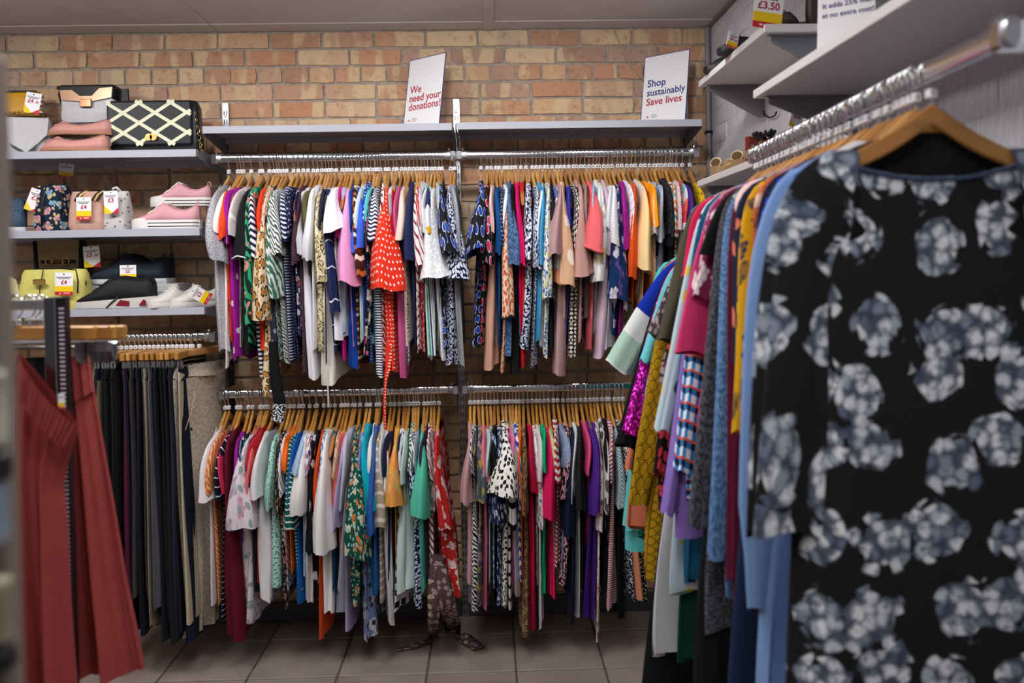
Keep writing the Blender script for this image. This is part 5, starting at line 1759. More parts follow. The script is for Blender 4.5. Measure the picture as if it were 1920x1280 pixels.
ztop = pixY(0, 95, YN).z
MB().bbox(dx_(-140), dx_(4), 0.0, 0.02, 0.0, ztop, 0.004).build('back_panel', plain('stand_beige', '#7d7168', 0.7), dn)
for (y0, y1, colr, sp) in ((120, 560, '#8a8076', 10), (690, 830, '#a8aa98', 22), (900, 1010, '#7d8c9c', 18), (1070, 1190, '#8f8672', 24)):
    za, zb = pixY(0, y1, YN).z, pixY(0, y0, YN).z
    MB().bbox(dx_(-120), dx_(sp), -0.02, -0.004, za, zb, 0.003).build('pack', plain('pack_card', colr, 0.6, noise=0.35, scale=18), dn)
for (y0, y1) in ((840, 895), (1200, 1245)):
    za, zb = pixY(0, y1, YN).z, pixY(0, y0, YN).z
    MB().bbox(dx_(-120), dx_(24), -0.018, -0.002, za, zb, 0.003).build('shelf_bar', BLACK, dn)
for yy in (666, 1046):
    zc = pixY(0, yy, YN).z
    MB().tube([(dx_(-100), -0.03, zc - 0.006), (dx_(10), -0.045, zc - 0.003), (dx_(36), -0.05, zc + 0.002)], 0.0038, 8).build('prong', WHITE_P, dn, smooth=True)

# ================================================================== printed tags and signs


def fish(m, x, z, s, y):
    """small dart-shaped logo: body and tail"""
    m.add([(x - s, y, z + 0.28 * s), (x - 0.55 * s, y, z), (x - s, y, z - 0.28 * s)], [(0, 1, 2)])
    m.add([(x - 0.5 * s, y, z + 0.5 * s), (x + 0.15 * s, y, z + 0.32 * s), (x + 0.6 * s, y, z), (x + 0.15 * s, y, z - 0.32 * s), (x - 0.5 * s, y, z - 0.5 * s), (x - 0.25 * s, y, z)], [(0, 1, 2, 3, 4, 5)])


def price_tag(px, py, Y, w, h, price, label, tilt=0.0, yaw=0.0, diag=False, lean=0.0, small=None, flipz=False):
    """white card with yellow and red foot; centre at pixel (px, py); w, h in pixels"""
    P = pixY(px, py, Y)
    k = (P.y - EYE.y) / FPX
    w, h = w * k, h * k
    root = thing('price_tag', label, 'price tag', P, 0, 'price tags')
    root.rotation_euler = (lean, tilt, yaw)
    MB().bbox(-w / 2, w / 2, 0.0, 0.0012, -h / 2, h / 2, 0.0004).build('card', CARD, root)
    f = -0.0004
    if diag:
        MB().add([(-w / 2, f, -h / 2), (w * 0.12, f, -h / 2), (-w / 2, f, -h * 0.12)], [(0, 1, 2)]).build('yellow_corner', TAG_Y, root)
        MB().add([(-0.02 * w, f, -h / 2), (w / 2, f, -h / 2), (w / 2, f, -h * 0.25)], [(0, 1, 2)]).build('red_corner', TAG_R, root)
        pz = 0.08 * h
    else:
        MB().add([(-w / 2, f, -h * 0.34), (w / 2, f, -h * 0.34), (w / 2, f, -h * 0.10), (-w / 2, f, -h * 0.10)], [(0, 1, 2, 3)]).build('yellow_band', TAG_Y, root)
        MB().add([(-w / 2, f, -h / 2), (w / 2, f, -h / 2), (w / 2, f, -h * 0.34), (-w / 2, f, -h * 0.34)], [(0, 1, 2, 3)]).build('red_band', TAG_R, root)
        m = MB()
        fish(m, -w * 0.2, -h * 0.42, w * 0.09, f - 0.0003)
        m.build('logo', CARD, root)
        m = MB()
        for q in range(2):
            m.add([(-w * 0.02, f - 0.0003, -h * (0.40 + 0.035 * q)), (w * 0.32, f - 0.0003, -h * (0.40 + 0.035 * q)), (w * 0.32, f - 0.0003, -h * (0.385 + 0.035 * q)), (-w * 0.02, f - 0.0003, -h * (0.385 + 0.035 * q))], [(0, 1, 2, 3)])
        m.build('print', CARD, root)
        pz = 0.06 * h
    m = MB()
    for q, ww in ((0.27, 0.84), (0.21, 0.62)):
        n = 7
        for s in range(n):
            x0 = -w * ww / 2 + w * ww * s / n
            m.add([(x0, f, h * (q + 0.035)), (x0 + w * ww / n * 0.78, f, h * (q + 0.035)), (x0 + w * ww / n * 0.78, f, h * q), (x0, f, h * q)], [(0, 1, 2, 3)])
    m.build('small_print', INK_DARK, root)
    MB().tube([(0, -0.0004, h * 0.42), (0, 0.0016, h * 0.42)], w * 0.045, 8).build('hole', SLOT, root)
    if price:
        put('price', text_mesh(price, (h * 0.26), INK_RED, bold=0.0006), root, (-(w * 0.14 if small else 0), f - 0.0003, pz), (math.pi / 2, 0, 0))
        if small:
            put('price', text_mesh(small, (h * 0.15), INK_RED, bold=0.0004), root, (w * 0.27, f - 0.0003, pz - h * 0.02), (math.pi / 2, 0, 0))
    return root


def sign(px, py, Y, lines, label, zbase):
    """A4 sign leaning in a holder; (px, py) = bottom left corner"""
    P = pixY(px, py, Y)
    root = thing('counter_sign', label, 'sign', (P.x, P.y, zbase), 0, 'upright shop signs')
    W, Hh = 0.212, 0.30
    M = Matrix.Rotation(-0.72, 4, 'Z') @ Matrix.Rotation(-0.16, 4, 'X')
    root.matrix_basis = Matrix.Translation((P.x, P.y, zbase)) @ M
    MB().bbox(0, W, 0.0, 0.002, 0, Hh, 0.0005).build('card', CARD, root)
    m = MB()
    e = 0.0026
    for x0, x1, z0, z1 in ((0, e, 0, Hh), (W - e, W, 0, Hh), (0, W, Hh - e, Hh)):
        m.box(x0, x1, -0.0006, 0.0026, z0, z1)
    m.build('border', INK_BLUE, root)
    for s, z, mat, size in lines:
        put('lettering', text_mesh(s, size, mat, 'LEFT', 0.0006), root, (0.022, -0.0009, z), (math.pi / 2, 0, 0))
    m = MB()
    fish(m, 0.034, 0.035, 0.010, -0.0009)
    m.build('logo', plain('logo_red', '#d83a2c', 0.6), root)
    m = MB()
    for q, ww in ((0.041, 0.02), (0.035, 0.032), (0.029, 0.026)):
        m.add([(0.05, -0.0009, q + 0.0022), (0.05 + ww, -0.0009, q + 0.0022), (0.05 + ww, -0.0009, q), (0.05, -0.0009, q)], [(0, 1, 2, 3)])
    m.build('small_print', plain('print_grey', '#8a8a96', 0.7), root)
    return root


sign(755, 226, -0.17, [('We', 0.165, INK_RED, 0.044), ('need your', 0.128, INK_RED, 0.044), ('donations!', 0.091, INK_RED, 0.044)],
     'white upright sign reading We need your donations! in red', zu)
sign(1200, 221, -0.17, [('Shop', 0.178, INK_BLUE, 0.044), ('sustainably', 0.138, INK_BLUE, 0.0415), ('Save lives', 0.098, INK_RED, 0.044)],
     'white upright sign reading Shop sustainably Save lives in blue and red', zu + 0.002)

# ================================================================== bags and shoes


def rrect(w, d, r, z, n=5, cx=0.0, cy=0.0):
    out = []
    for qx, qy, a0 in ((1, 1, 0), (-1, 1, 90), (-1, -1, 180), (1, -1, 270)):
        for k in range(n):
            a = R_(a0 + 90 * k / (n - 1))
            out.append((cx + qx * (w / 2 - r) + r * math.cos(a), cy + qy * (d / 2 - r) + r * math.sin(a), z))
    return out


def bag_body(w, d, h, r=0.02, top=0.8, mat=None, bulge=0.06, n=7):
    rings = []
    for i in range(n):
        v = i / (n - 1)
        edge = min(v, 1 - v)
        sh = min(1.0, (edge / 0.10) ** 0.5 if edge < 0.10 else 1.0)
        ww = w * (0.94 + 0.06 * sh) * (1 - 0.04 * v)
        dd = d * ((1 - v) + top * v) * (0.82 + 0.18 * sh) * (1 + bulge * math.sin(math.pi * v))
        rings.append(rrect(ww, dd, min(r, dd * 0.45), h * v))
    return MB().loft(rings)


def px_size(Y):
    return (Y - EYE.y) / FPX


def at_shelf(px, zs, Y):
    return Vector((pixY(px, 400, Y).x + 0.0, Y, zs))


def leather(c, rough=0.45):
    return plain('leather', c, rough, 0, 0.3, noise=0.06, scale=60)


GB = 'handbags on the left shelves'
kk = px_size(-0.28)
# --- top shelf: lattice handbag
p = pixY(291, 275, -0.27)
bag = thing('handbag', 'black handbag with cream lattice strips and gold clasp', 'handbag', (p.x, -0.25, zs1), 0.0, GB)
bw, bh = 168 * kk, 98 * kk
bag_body(bw, 0.085, bh, 0.018, 0.75, n=9).build('body', leather('#17181f'), bag, smooth=True)
MB().bbox(-bw * 0.485, bw * 0.44, -0.056, -0.036, bh * 0.14, bh * 0.985, 0.008).build('flap', leather('#191a22'), bag, smooth=True)
cr = leather('#dcdcc0', 0.6)
x0, x1, z0, z1 = -bw * 0.475, bw * 0.43, bh * 0.15, bh * 0.975


def clipseg(ax, az, bx, bz):
    """clip a segment to the flap's face"""
    t0, t1 = 0.0, 1.0
    for a, b, lo, hi in ((ax, bx, x0, x1), (az, bz, z0, z1)):
        d = b - a
        ta, tb = (lo - a) / d, (hi - a) / d
        t0, t1 = max(t0, min(ta, tb)), min(t1, max(ta, tb))
    return None if t1 <= t0 + 0.02 else ((ax + (bx - ax) * t0, az + (bz - az) * t0), (ax + (bx - ax) * t1, az + (bz - az) * t1))


pit = bw * 0.345
for s in (1, -1):
    for k in range(-3, 6):
        cx0 = x0 + pit * k - pit * 0.1
        seg = clipseg(cx0, z1 if s > 0 else z0, cx0 + pit * 1.15 * (bh / (pit * 0.88)), z0 if s > 0 else z1)
        if seg:
            (ax, az), (bx, bz) = seg
            n = Vector((-(bz - az), 0, bx - ax)).normalized() * 0.0065
            q = [Vector((ax, 0, az)) + n, Vector((bx, 0, bz)) + n, Vector((bx, 0, bz)) - n, Vector((ax, 0, az)) - n]
            MB().add([(v.x, -0.0585 - (0.0008 if s > 0 else 0), v.z) for v in q] + [(v.x, -0.055, v.z) for v in q], [(0, 1, 2, 3), (4, 7, 6, 5), (0, 4, 5, 1), (1, 5, 6, 2), (2, 6, 7, 3), (3, 7, 4, 0)]).build('lattice_strip', cr, bag)
cz = bh * 0.29
MB().tube([(-0.008, -0.066, cz), (-0.008, -0.057, cz)], 0.014, 16).build('clasp', GOLD, bag, smooth=True)
MB().tube([(0.010, -0.066, cz), (0.010, -0.057, cz)], 0.014, 16).build('clasp', GOLD, bag, smooth=True)
for k in range(12):
    v = k / 11
    c0 = Vector((bw * 0.46 + 0.02 * v, -0.035 + 0.01 * (k % 2), bh * (0.75 - 0.72 * v)))
    ring_ = [c0 + Vector((0.0035 * math.cos(a) * (1 if k % 2 else 0.5), 0.0035 * math.cos(a) * (0.5 if k % 2 else 1), 0.008 * math.sin(a))) for a in np.linspace(0, 6.283, 11)]
    MB().tube(ring_, 0.0016, 5, caps=False).build('chain_link', GOLD, bag, smooth='all')

# --- black, white and gold bag on a clear riser
ACR = NT('clear_acrylic', 0.05, 0, 0.5)
ACR.set('Transmission Weight', 1.0)
ACR.set('IOR', 1.2)
ACR.set('Base Color', (0.93, 0.95, 0.96, 1))
ACR = ACR.m


def riser(px0, px1, zs, h, Y, label, depth=0.12):
    a, b = pixY(px0, 300, Y), pixY(px1, 300, Y)
    root = thing('display_riser', label, 'riser', (a.x, Y, zs), 0, 'clear display risers')
    w = b.x - a.x
    MB().bbox(0, w, -depth / 2, depth / 2, h - 0.003, h, 0.001).build('top_plate', ACR, root)
    MB().bbox(0, 0.003, -depth / 2, depth / 2, 0, h - 0.003, 0.001).build('side_plate', ACR, root)
    MB().bbox(w - 0.003, w, -depth / 2, depth / 2, 0, h - 0.003, 0.001).build('side_plate', ACR, root)
    return root


kz = px_size(-0.25)
riser(112, 212, zs1, 64 * kz, -0.17, 'clear riser under the white and gold handbag', 0.10)
p = pixY(170, 200, -0.17)
bag = thing('handbag', 'white and black handbag with rose gold flap, standing on a riser', 'handbag', (p.x, -0.17, zs1 + 64 * kz), 0.0, GB)
bw, bh = 100 * kz, 70 * kz
bag_body(bw, 0.075, bh, 0.012, 0.8).build('body', leather('#c6c6cc'), bag, smooth=True)
MB().bbox(-bw * 0.52, bw * 0.52, -0.036, 0.042, bh * 0.62, bh * 1.02, 0.008).build('top_panel', leather('#16171d'), bag, smooth=True)
flap = [(-bw * 0.47, bh * 0.86), (-bw * 0.24, bh * 0.86), (-bw * 0.1, bh * 0.70), (bw * 0.12, bh * 0.70), (bw * 0.26, bh * 0.90), (bw * 0.5, bh * 0.93), (bw * 0.48, bh * 0.66), (bw * 0.12, bh * 0.56), (-bw * 0.1, bh * 0.56), (-bw * 0.44, bh * 0.60)]
MB().prism(flap, 'y', -0.0475, -0.040).build('flap', plain('rose_gold_leather', '#b98f72', 0.3, 0.35), bag)
MB().bbox(-bw * 0.1, bw * 0.12, -0.053, -0.046, bh * 0.40, bh * 0.62, 0.003).build('clasp', plain('rose_gold', '#d99070', 0.2, 1.0), bag)
MB().tube([(-bw * 0.53, 0, bh * 0.98), (-bw * 0.56, 0, bh * 0.8), (-bw * 0.5, 0, bh * 0.45)], 0.009, 8).build('strap', leather('#16171d'), bag, smooth=True)
MB().loft([rrect(0.05, 0.012, 0.005, bh * q, cx=bw * (0.62 - 0.04 * q), cy=0.01) for q in (0.05, 0.4, 0.7, 0.95)]).build('strap', leather('#16171d'), bag, smooth=True)
MB().tube([(-bw * 0.54, -0.02, bh * 0.99), (-bw * 0.54, -0.03, bh * 0.93)], 0.006, 10).build('ring', GOLD, bag, smooth=True)

# --- white envelope clutch and yellow clutch
p = pixY(54, 275, -0.27)
bag = thing('clutch_bag', 'white envelope clutch with pointed flap on the top shelf', 'clutch bag', (p.x, -0.26, zs1), 0.35, GB)
bw, bh = 74 * kz, 68 * kz
bag_body(bw, 0.085, bh, 0.012, 0.25, n=8).build('body', leather('#b4b4ba'), bag, smooth=True)
MB().prism([(-bw * 0.48, bh * 0.98), (bw * 0.46, bh * 1.0), (bw * 0.42, bh * 0.55), (bw * 0.2, bh * 0.3), (-bw * 0.05, bh * 0.06), (-bw * 0.44, bh * 0.32)], 'y', -0.050, -0.043).build('flap', leather('#bdbdc2'), bag)
MB().prism([(-bw * 0.42, bh * 0.30), (-bw * 0.06, bh * 0.05), (bw * 0.2, bh * 0.28), (bw * 0.16, bh * 0.16), (-bw * 0.06, bh * 0.0), (-bw * 0.36, bh * 0.2)], 'y', -0.052, -0.049).build('flap_edge', BLACK, bag)
riser(8, 100, zs1, 84 * kz, -0.14, 'clear riser under the yellow clutch', 0.10)
p = pixY(38, 190, -0.14)
bag = thing('clutch_bag', 'mustard yellow clutch with dark zip and chain on a riser', 'clutch bag', (p.x, -0.14, zs1 + 84 * kz), 0.25, GB)
bw, bh = 74 * kz, 46 * kz
bag_body(bw, 0.055, bh, 0.012, 0.6).build('body', leather('#d39a10'), bag, smooth=True)
MB().tube([(-bw * 0.3, -0.02, bh * 0.93), (0, -0.025, bh * 0.98), (bw * 0.42, -0.02, bh * 1.0)], 0.004, 6).build('zip', BLACK, bag, smooth=True)
for k in range(9):
    v = k / 8
    MB().tube([(bw * (-0.3 + 0.8 * v) - 0.003, -0.032, bh * (0.06 + 0.25 * v * v)), (bw * (-0.3 + 0.8 * v) + 0.004, -0.034, bh * (0.08 + 0.25 * v * v))], 0.0025, 6).build('chain_link', CHROME, bag, smooth=True)
gus = MB()
for k in range(5):
    gus.bbox(bw * 0.47, bw * 0.53, -0.024, 0.024, bh * (0.1 + 0.17 * k), bh * (0.18 + 0.17 * k), 0.001)
gus.build('gusset_stripes', plain('white_stripe', '#d8d8dc', 0.6), bag)
price_tag(61, 193, -0.33, 28, 38, '£4', 'price tag reading £4.50 hanging from the yellow clutch', 0.2, 0, True, small='.50')


def interp(pts, t):
    return float(np.interp(t, [q[0] for q in pts], [q[1] for q in pts]))


def shoe(label, loc, rotz, L, upper, sole, kind='sneaker', group='shoes on the left shelves', lace='#e6e4e4', sole_h=0.026, stripe=None, toe=None, name='sneaker', rot=None):
    """toe towards -x; sole on z = 0"""
    root = thing(name, label, 'shoe', loc, rotz, group)
    if rot:
        root.rotation_euler = rot
    um = upper if not isinstance(upper, str) else plain('shoe_upper', upper, 0.7, noise=0.06, scale=120)
    W = [(0, 0.35), (0.04, 0.62), (0.12, 0.85), (0.25, 1.0), (0.38, 1.0), (0.55, 0.82), (0.75, 0.78), (0.92, 0.74), (0.98, 0.5), (1, 0.3)]
    hw = L * 0.17
    prof = {'sneaker': [(0, 0.12), (0.05, 0.17), (0.2, 0.215), (0.33, 0.28), (0.42, 0.36), (0.5, 0.42), (0.56, 0.38), (0.66, 0.31), (0.8, 0.295), (0.9, 0.33), (0.96, 0.37), (1, 0.35)],
            'boot': [(0, 0.12), (0.1, 0.2), (0.3, 0.28), (0.45, 0.4), (0.55, 0.54), (0.7, 0.57), (0.95, 0.57), (1, 0.54)],
            'runner': [(0, 0.08), (0.06, 0.13), (0.2, 0.2), (0.35, 0.28), (0.5, 0.40), (0.58, 0.42), (0.7, 0.40), (0.85, 0.38), (0.95, 0.40), (1, 0.33)],
            'loafer': [(0, 0.07), (0.05, 0.12), (0.15, 0.17), (0.28, 0.20), (0.36, 0.19), (0.5, 0.17), (0.7, 0.19), (0.85, 0.23), (0.95, 0.26), (1, 0.22)]}[kind]
    col = 0.50 if kind != 'loafer' else 0.36
    rings = []
    N_ = 22
    for i in range(N_):
        t_ = i / (N_ - 1)
        x = -L / 2 + L * t_
        w = hw * interp(W, t_)
        h = L * interp(prof, t_)
        b = sole_h - 0.004
        hc = h * 1.04 if t_ < col else max(0.02 + b, h * 1.04 - (t_ - col) * L * 3.0)
        if t_ > 0.96:
            hc = h
        rings.append([(x, -w, b), (x, -w * 1.04, b + 0.4 * (h - b)), (x, -w * 0.92, b + 0.75 * (h - b)), (x, -w * 0.62, h), (x, -w * 0.36, (h + hc) / 2), (x, 0, hc),
                      (x, w * 0.36, (h + hc) / 2), (x, w * 0.62, h), (x, w * 0.92, b + 0.75 * (h - b)), (x, w * 1.04, b + 0.4 * (h - b)), (x, w, b)])
    MB().loft(rings).build('upper', um, root, smooth='all')
    sm = plain('shoe_sole', sole, 0.6)
    srings = []
    for z, g in ((0.0, 0.97), (0.003, 1.06), (sole_h * 0.6, 1.08), (sole_h, 1.05)):
        ring_ = []
        for i in range(N_):
            t_ = i / (N_ - 1)
            zz = z
            if kind == 'runner':
                zz = z * (0.75 + 0.6 * t_)
                if z == 0.0:
                    zz = 0.012 * max(0, (0.12 - t_) / 0.12)
            ring_.append((-L * 0.515 + L * 1.03 * t_, -hw * interp(W, t_) * g, zz))
        for i in reversed(range(N_)):
            t_ = i / (N_ - 1)
            zz = z * (0.75 + 0.6 * t_) if kind == 'runner' else z
            ring_.append((-L * 0.515 + L * 1.03 * t_, hw * interp(W, t_) * g, zz))
        srings.append(ring_)
    so = MB().loft(srings).build('sole', sm, root, smooth=True)
    if stripe:
        for z in (sole_h * 0.30, sole_h * 0.66):
            pts = [(-L * 0.515 + L * 1.03 * q, -hw * interp(W, q) * 1.085, z) for q in np.linspace(0.28, 0.99, 14)]
            MB().tube(pts, 0.0016, 5).build('sole_stripe', plain('stripe_dark', stripe, 0.6), so, smooth='all')
    if toe:
        tr = []
        for t_ in (0.0, 0.03, 0.08, 0.14, 0.2, 0.24):
            x = -L * 0.508 + L * t_
            w = hw * interp(W, t_) * 1.05
            h = L * interp(prof, t_) * (0.9 if t_ < 0.2 else 0.8)
            tr.append([(x, -w, sole_h * 0.6), (x, -w * 1.0, sole_h + 0.3 * h * 0.5), (x, -w * 0.7, h), (x, 0, h * 1.08), (x, w * 0.7, h), (x, w, sole_h + 0.3 * h * 0.5), (x, w, sole_h * 0.6)])
        MB().loft(tr).build('toe_cap', plain('toe_rubber', toe, 0.55), root, smooth='all')
    lm = plain('shoe_lace', lace, 0.8)
    if kind != 'loafer':
        for q in (0.27, 0.33, 0.39, 0.45):
            w = hw * interp(W, q) * 0.55
            h = L * interp(prof, q) * 1.06 + 0.003
            MB().tube([(-L / 2 + L * q - 0.006, -w * 1.25, h - 0.012), (-L / 2 + L * q, -w * 0.5, h), (-L / 2 + L * q + 0.002, w * 0.5, h), (-L / 2 + L * q + 0.006, w * 1.25, h - 0.012)], 0.0026, 6).build('lace', lm, root, smooth='all')
        h = L * 0.36
        for s in (-1, 1):
            pts = [(-L * 0.05, 0, h + 0.004), (-L * 0.02, s * hw * 0.5, h + 0.014), (L * 0.05, s * hw * 0.8, h + 0.006), (L * 0.04, s * hw * 0.4, h - 0.002), (-L * 0.04, 0, h + 0.002)]
            MB().tube(pts, 0.0026, 6).build('lace_bow', lm, root, smooth='all')
        if kind == 'sneaker':
            tg = [(L * 0.475 + 0.006 * math.sin(a), 0, L * 0.335 + 0.011 * (1 - math.cos(a))) for a in np.linspace(0.4, 5.9, 9)]
            MB().tube(tg, 0.0024, 6).build('heel_loop', um, root, smooth='all')
    else:
        pts = [(-L * 0.16, s * hw * 0.62, L * 0.185) for s in (-1, 1)]
        MB().tube([(-L * 0.2, -hw * 0.85, L * 0.13), (-L * 0.2, -hw * 0.4, L * 0.205), (-L * 0.2, hw * 0.4, L * 0.205), (-L * 0.2, hw * 0.85, L * 0.13)], 0.004, 6).build('strap', um, root, smooth='all')
        for s in (-1, 1):
            MB().tube([(-L * 0.2, 0, L * 0.21), (-L * 0.24, s * 0.012, L * 0.225), (-L * 0.27, s * 0.02, L * 0.20)], 0.004, 6).build('bow', um, root, smooth='all')
        pts = [(-L / 2 + L * q, -hw * interp(W, q) * 0.66, L * interp(prof, q) + 0.001) for q in np.linspace(0.08, 0.36, 8)]
        MB().tube(pts, 0.002, 5).build('moccasin_seam', um, root, smooth='all')
    return root


PK = '#c98f88'
zl = 33 * kz
riser(112, 205, zs1, zl, -0.30, 'low clear riser under the upper pink loafer', 0.07)
shoe('dusty pink loafer on a low riser, upper of the pair', (pixY(152, 240, -0.30).x, -0.30, zs1 + zl), 0.0, 112 * kz, leather(PK, 0.5), '#a8785a', 'loafer', sole_h=0.012, name='loafer')
shoe('dusty pink loafer standing on the top shelf, lower of the pair', (pixY(141, 275, -0.36).x, -0.355, zs1), 0.0, 118 * kz, leather(PK, 0.5), '#a8785a', 'loafer', sole_h=0.012, name='loafer')

# --- middle shelf
bt = shoe('blue studded ankle boot at the shelf end', (pixY(-8, 420, -0.3).x, -0.3, zs2), 0.0, 108 * kz, '#3d566e', '#c9c9cc', 'boot', lace='#3d566e', sole_h=0.02, name='ankle_boot')
for q in range(18):
    a_, r_ = q % 6, q // 6
    MB().tube([(0.045 + 0.012 * a_, -0.034, 0.085 + 0.014 * r_), (0.045 + 0.012 * a_, -0.0385, 0.085 + 0.014 * r_)], [0.003, 0.001], 6).build('stud', CHROME, bt)
p = pixY(100, 425, -0.3)
fl = fabric('f:#16263c,#d9a0a8,#8fb4cc,0.045,#c9b07a')


def uvbox(o):
    """project a UV map in metres onto a plain mesh (x, z)"""
    me = o.data
    lay = me.uv_layers.new(name='UVMap')
    for l in me.loops:
        c = me.vertices[l.vertex_index].co
        lay.data[l.index].uv = (c.x + c.y * 0.7, c.z)
    return o


bag = thing('backpack', 'small navy floral backpack between tags on the middle shelf', 'backpack', (p.x, -0.29, zs2), 0.0, GB)
bw, bh = 58 * kz, 83 * kz
uvbox(bag_body(bw, 0.12, bh, 0.03, 0.55, n=10, bulge=0.2).build('body', fl, bag, smooth=True))
uvbox(bag_body(bw * 0.55, 0.05, bh * 0.98, 0.02, 0.6, n=9, bulge=0.25).build('front_pocket', fl, bag, smooth=True, loc=(bw * 0.2, -0.055, 0.0)))
MB().tube([(-bw * 0.06, -0.085, 0.02), (-bw * 0.06, -0.08, bh * 0.5), (-bw * 0.0, -0.07, bh * 0.85), (bw * 0.2, -0.05, bh * 0.99), (bw * 0.42, -0.05, bh * 0.85), (bw * 0.5, -0.06, bh * 0.4)], 0.005, 6).build('zip', BLACK, bag, smooth='all')
MB().tube([(-bw * 0.3, 0.02, bh), (-bw * 0.1, 0.02, bh * 1.06), (bw * 0.1, 0.02, bh * 1.0)], 0.005, 6).build('handle', BLACK, bag, smooth='all')
price_tag(64, 375, -0.34, 22, 42, '£3', 'price tag half hidden behind the floral backpack', 0.35, 0.5, True)
p = pixY(165, 425, -0.3)
bag = thing('handbag', 'blush pink slouchy handbag with striped straps', 'handbag', (p.x, -0.28, zs2), 0.0, GB)
bw, bh = 66 * kz, 72 * kz
bag_body(bw, 0.11, bh, 0.03, 0.5, n=9, bulge=0.22).build('body', leather('#c49a8c', 0.55), bag, smooth=True)
for s, c_ in ((-0.25, '#2b2320'), (-0.18, '#d9bf7a'), (0.22, '#2b2320'), (0.29, '#d9bf7a'), (0.36, '#2b2320')):
    pts = [(bw * s, -0.05, bh * 0.75), (bw * s + 0.01, -0.042, bh * 0.9), (bw * s + 0.02, -0.02, bh * 1.0), (bw * (s + 0.12), 0.01, bh * 1.03)]
    MB().tube(pts, 0.004, 6).build('strap_stripe', plain('strap', c_, 0.7), bag, smooth='all')
price_tag(157, 391, -0.355, 27, 42, '£4', 'price tag reading £4 on the blush pink handbag', 0.0, 0.0)
p = pixY(219, 425, -0.3)
bag = thing('pouch_bag', 'white drawstring pouch with faint print behind a £3 tag', 'pouch', (p.x, -0.28, zs2), -0.2, GB)
bw, bh = 46 * kz, 72 * kz
uvbox(bag_body(bw, 0.09, bh, 0.02, 0.35, n=9, bulge=0.25).build('body', fabric('e:#c9c4c2,#7a6a70,0.03'), bag, smooth=True))
MB().tube([(-0.02, 0, bh), (-0.014, -0.01, bh * 1.08), (0.0, -0.01, bh * 1.1), (0.012, 0, bh)], 0.005, 6).build('loop', plain('cord_white', '#d6d4d4', 0.8), bag, smooth='all')
price_tag(208, 379, -0.35, 26, 42, '£3', 'price tag reading £3 on the white pouch', -0.03, 0.0, True)
rs = 44 * kz
riser(308, 392, zs2, rs, -0.22, 'clear riser under the upper pink sneaker', 0.09)
shoe('pink canvas sneaker raised on a clear riser', (pixY(341, 380, -0.22).x, -0.22, zs2 + rs), 0.02, 108 * kz, '#d199a2', '#ddd9d6', 'sneaker', stripe='#2b2730', toe='#e3dfda', sole_h=0.036)
shoe('pink canvas sneaker standing on the middle shelf', (pixY(314, 425, -0.33).x, -0.33, zs2), 0.0, 118 * kz, '#d199a2', '#ddd9d6', 'sneaker', stripe='#2b2730', toe='#e3dfda', sole_h=0.036)
price_tag(124, 320, -0.16, 27, 26, None, 'yellow and red price tag dangling under the top shelf', 0.12, 0.0)

# --- lowest shelf
p = pixY(120, 530, -0.15)
bag = thing('satchel', 'beige and black satchel with gold horsebit behind the yellow handbag', 'satchel', (p.x, -0.14, zs3), 0.0, GB)
bw, bh = 86 * kz, 126 * kz
bag_body(bw, 0.08, bh, 0.02, 0.8, n=8).build('body', plain('tan_canvas', '#8d7453', 0.7, noise=0.08), bag, smooth=True)
MB().prism([(-bw * 0.46, bh * 1.0), (bw * 0.46, bh * 1.0), (bw * 0.46, bh * 0.55), (bw * 0.34, bh * 0.42), (0, bh * 0.38), (-bw * 0.34, bh * 0.42), (-bw * 0.46, bh * 0.55)], 'y', -0.052, -0.042).build('flap', plain('tan_canvas', '#94795a', 0.7, noise=0.08), bag)
MB().tube([(-bw * 0.5, -0.05, bh * 1.0), (-bw * 0.47, -0.052, bh * 0.55), (-bw * 0.34, -0.054, bh * 0.42), (0, -0.054, bh * 0.38), (bw * 0.34, -0.054, bh * 0.42), (bw * 0.47, -0.052, bh * 0.55), (bw * 0.5, -0.05, bh * 1.0)], 0.009, 8).build('binding', leather('#141418'), bag, smooth='all')
MB().bbox(-bw * 0.38, bw * 0.38, -0.057, -0.052, bh * 0.66, bh * 0.71, 0.002).build('strap', leather('#141418'), bag)
for s in (-1, 1):
    ring_ = [(s * bw * 0.18 + 0.014 * math.cos(a), -0.06, bh * 0.685 + 0.014 * math.sin(a)) for a in np.linspace(0, 6.283, 15)]
    MB().tube(ring_, 0.003, 6, caps=False).build('horsebit_ring', GOLD, bag, smooth='all')
MB().tube([(-bw * 0.18, -0.06, bh * 0.685), (bw * 0.18, -0.06, bh * 0.685)], 0.003, 8).build('horsebit_bar', GOLD, bag, smooth=True)
price_tag(172, 481, -0.26, 30, 39, '£3', 'price tag reading £3.50 beside the beige satchel', -0.06, 0.0, True, small='.50')
p = pixY(100, 572, -0.33)
bag = thing('handbag', 'lemon yellow zipped handbag with gold plate and £4 tag', 'handbag', (p.x, -0.305, zs3), -0.12, GB)
bw, bh = 126 * kz, 72 * kz
YL = leather('#d2c970', 0.5)
bag_body(bw, 0.125, bh, 0.035, 0.55, n=9, bulge=0.12).build('body', YL, bag, smooth=True)
MB().tube([(-bw * 0.08, -0.066, 0.01), (-bw * 0.08, -0.07, bh * 0.5), (-bw * 0.08, -0.045, bh * 0.99)], 0.0022, 6).build('piping', BLACK, bag, smooth='all')
MB().tube([(-bw * 0.3, -0.02, bh * 1.0), (bw * 0.1, -0.025, bh * 1.02), (bw * 0.38, -0.03, bh * 0.97), (bw * 0.45, -0.05, bh * 0.7), (bw * 0.46, -0.06, bh * 0.4)], 0.0028, 6).build('zip', BLACK, bag, smooth='all')
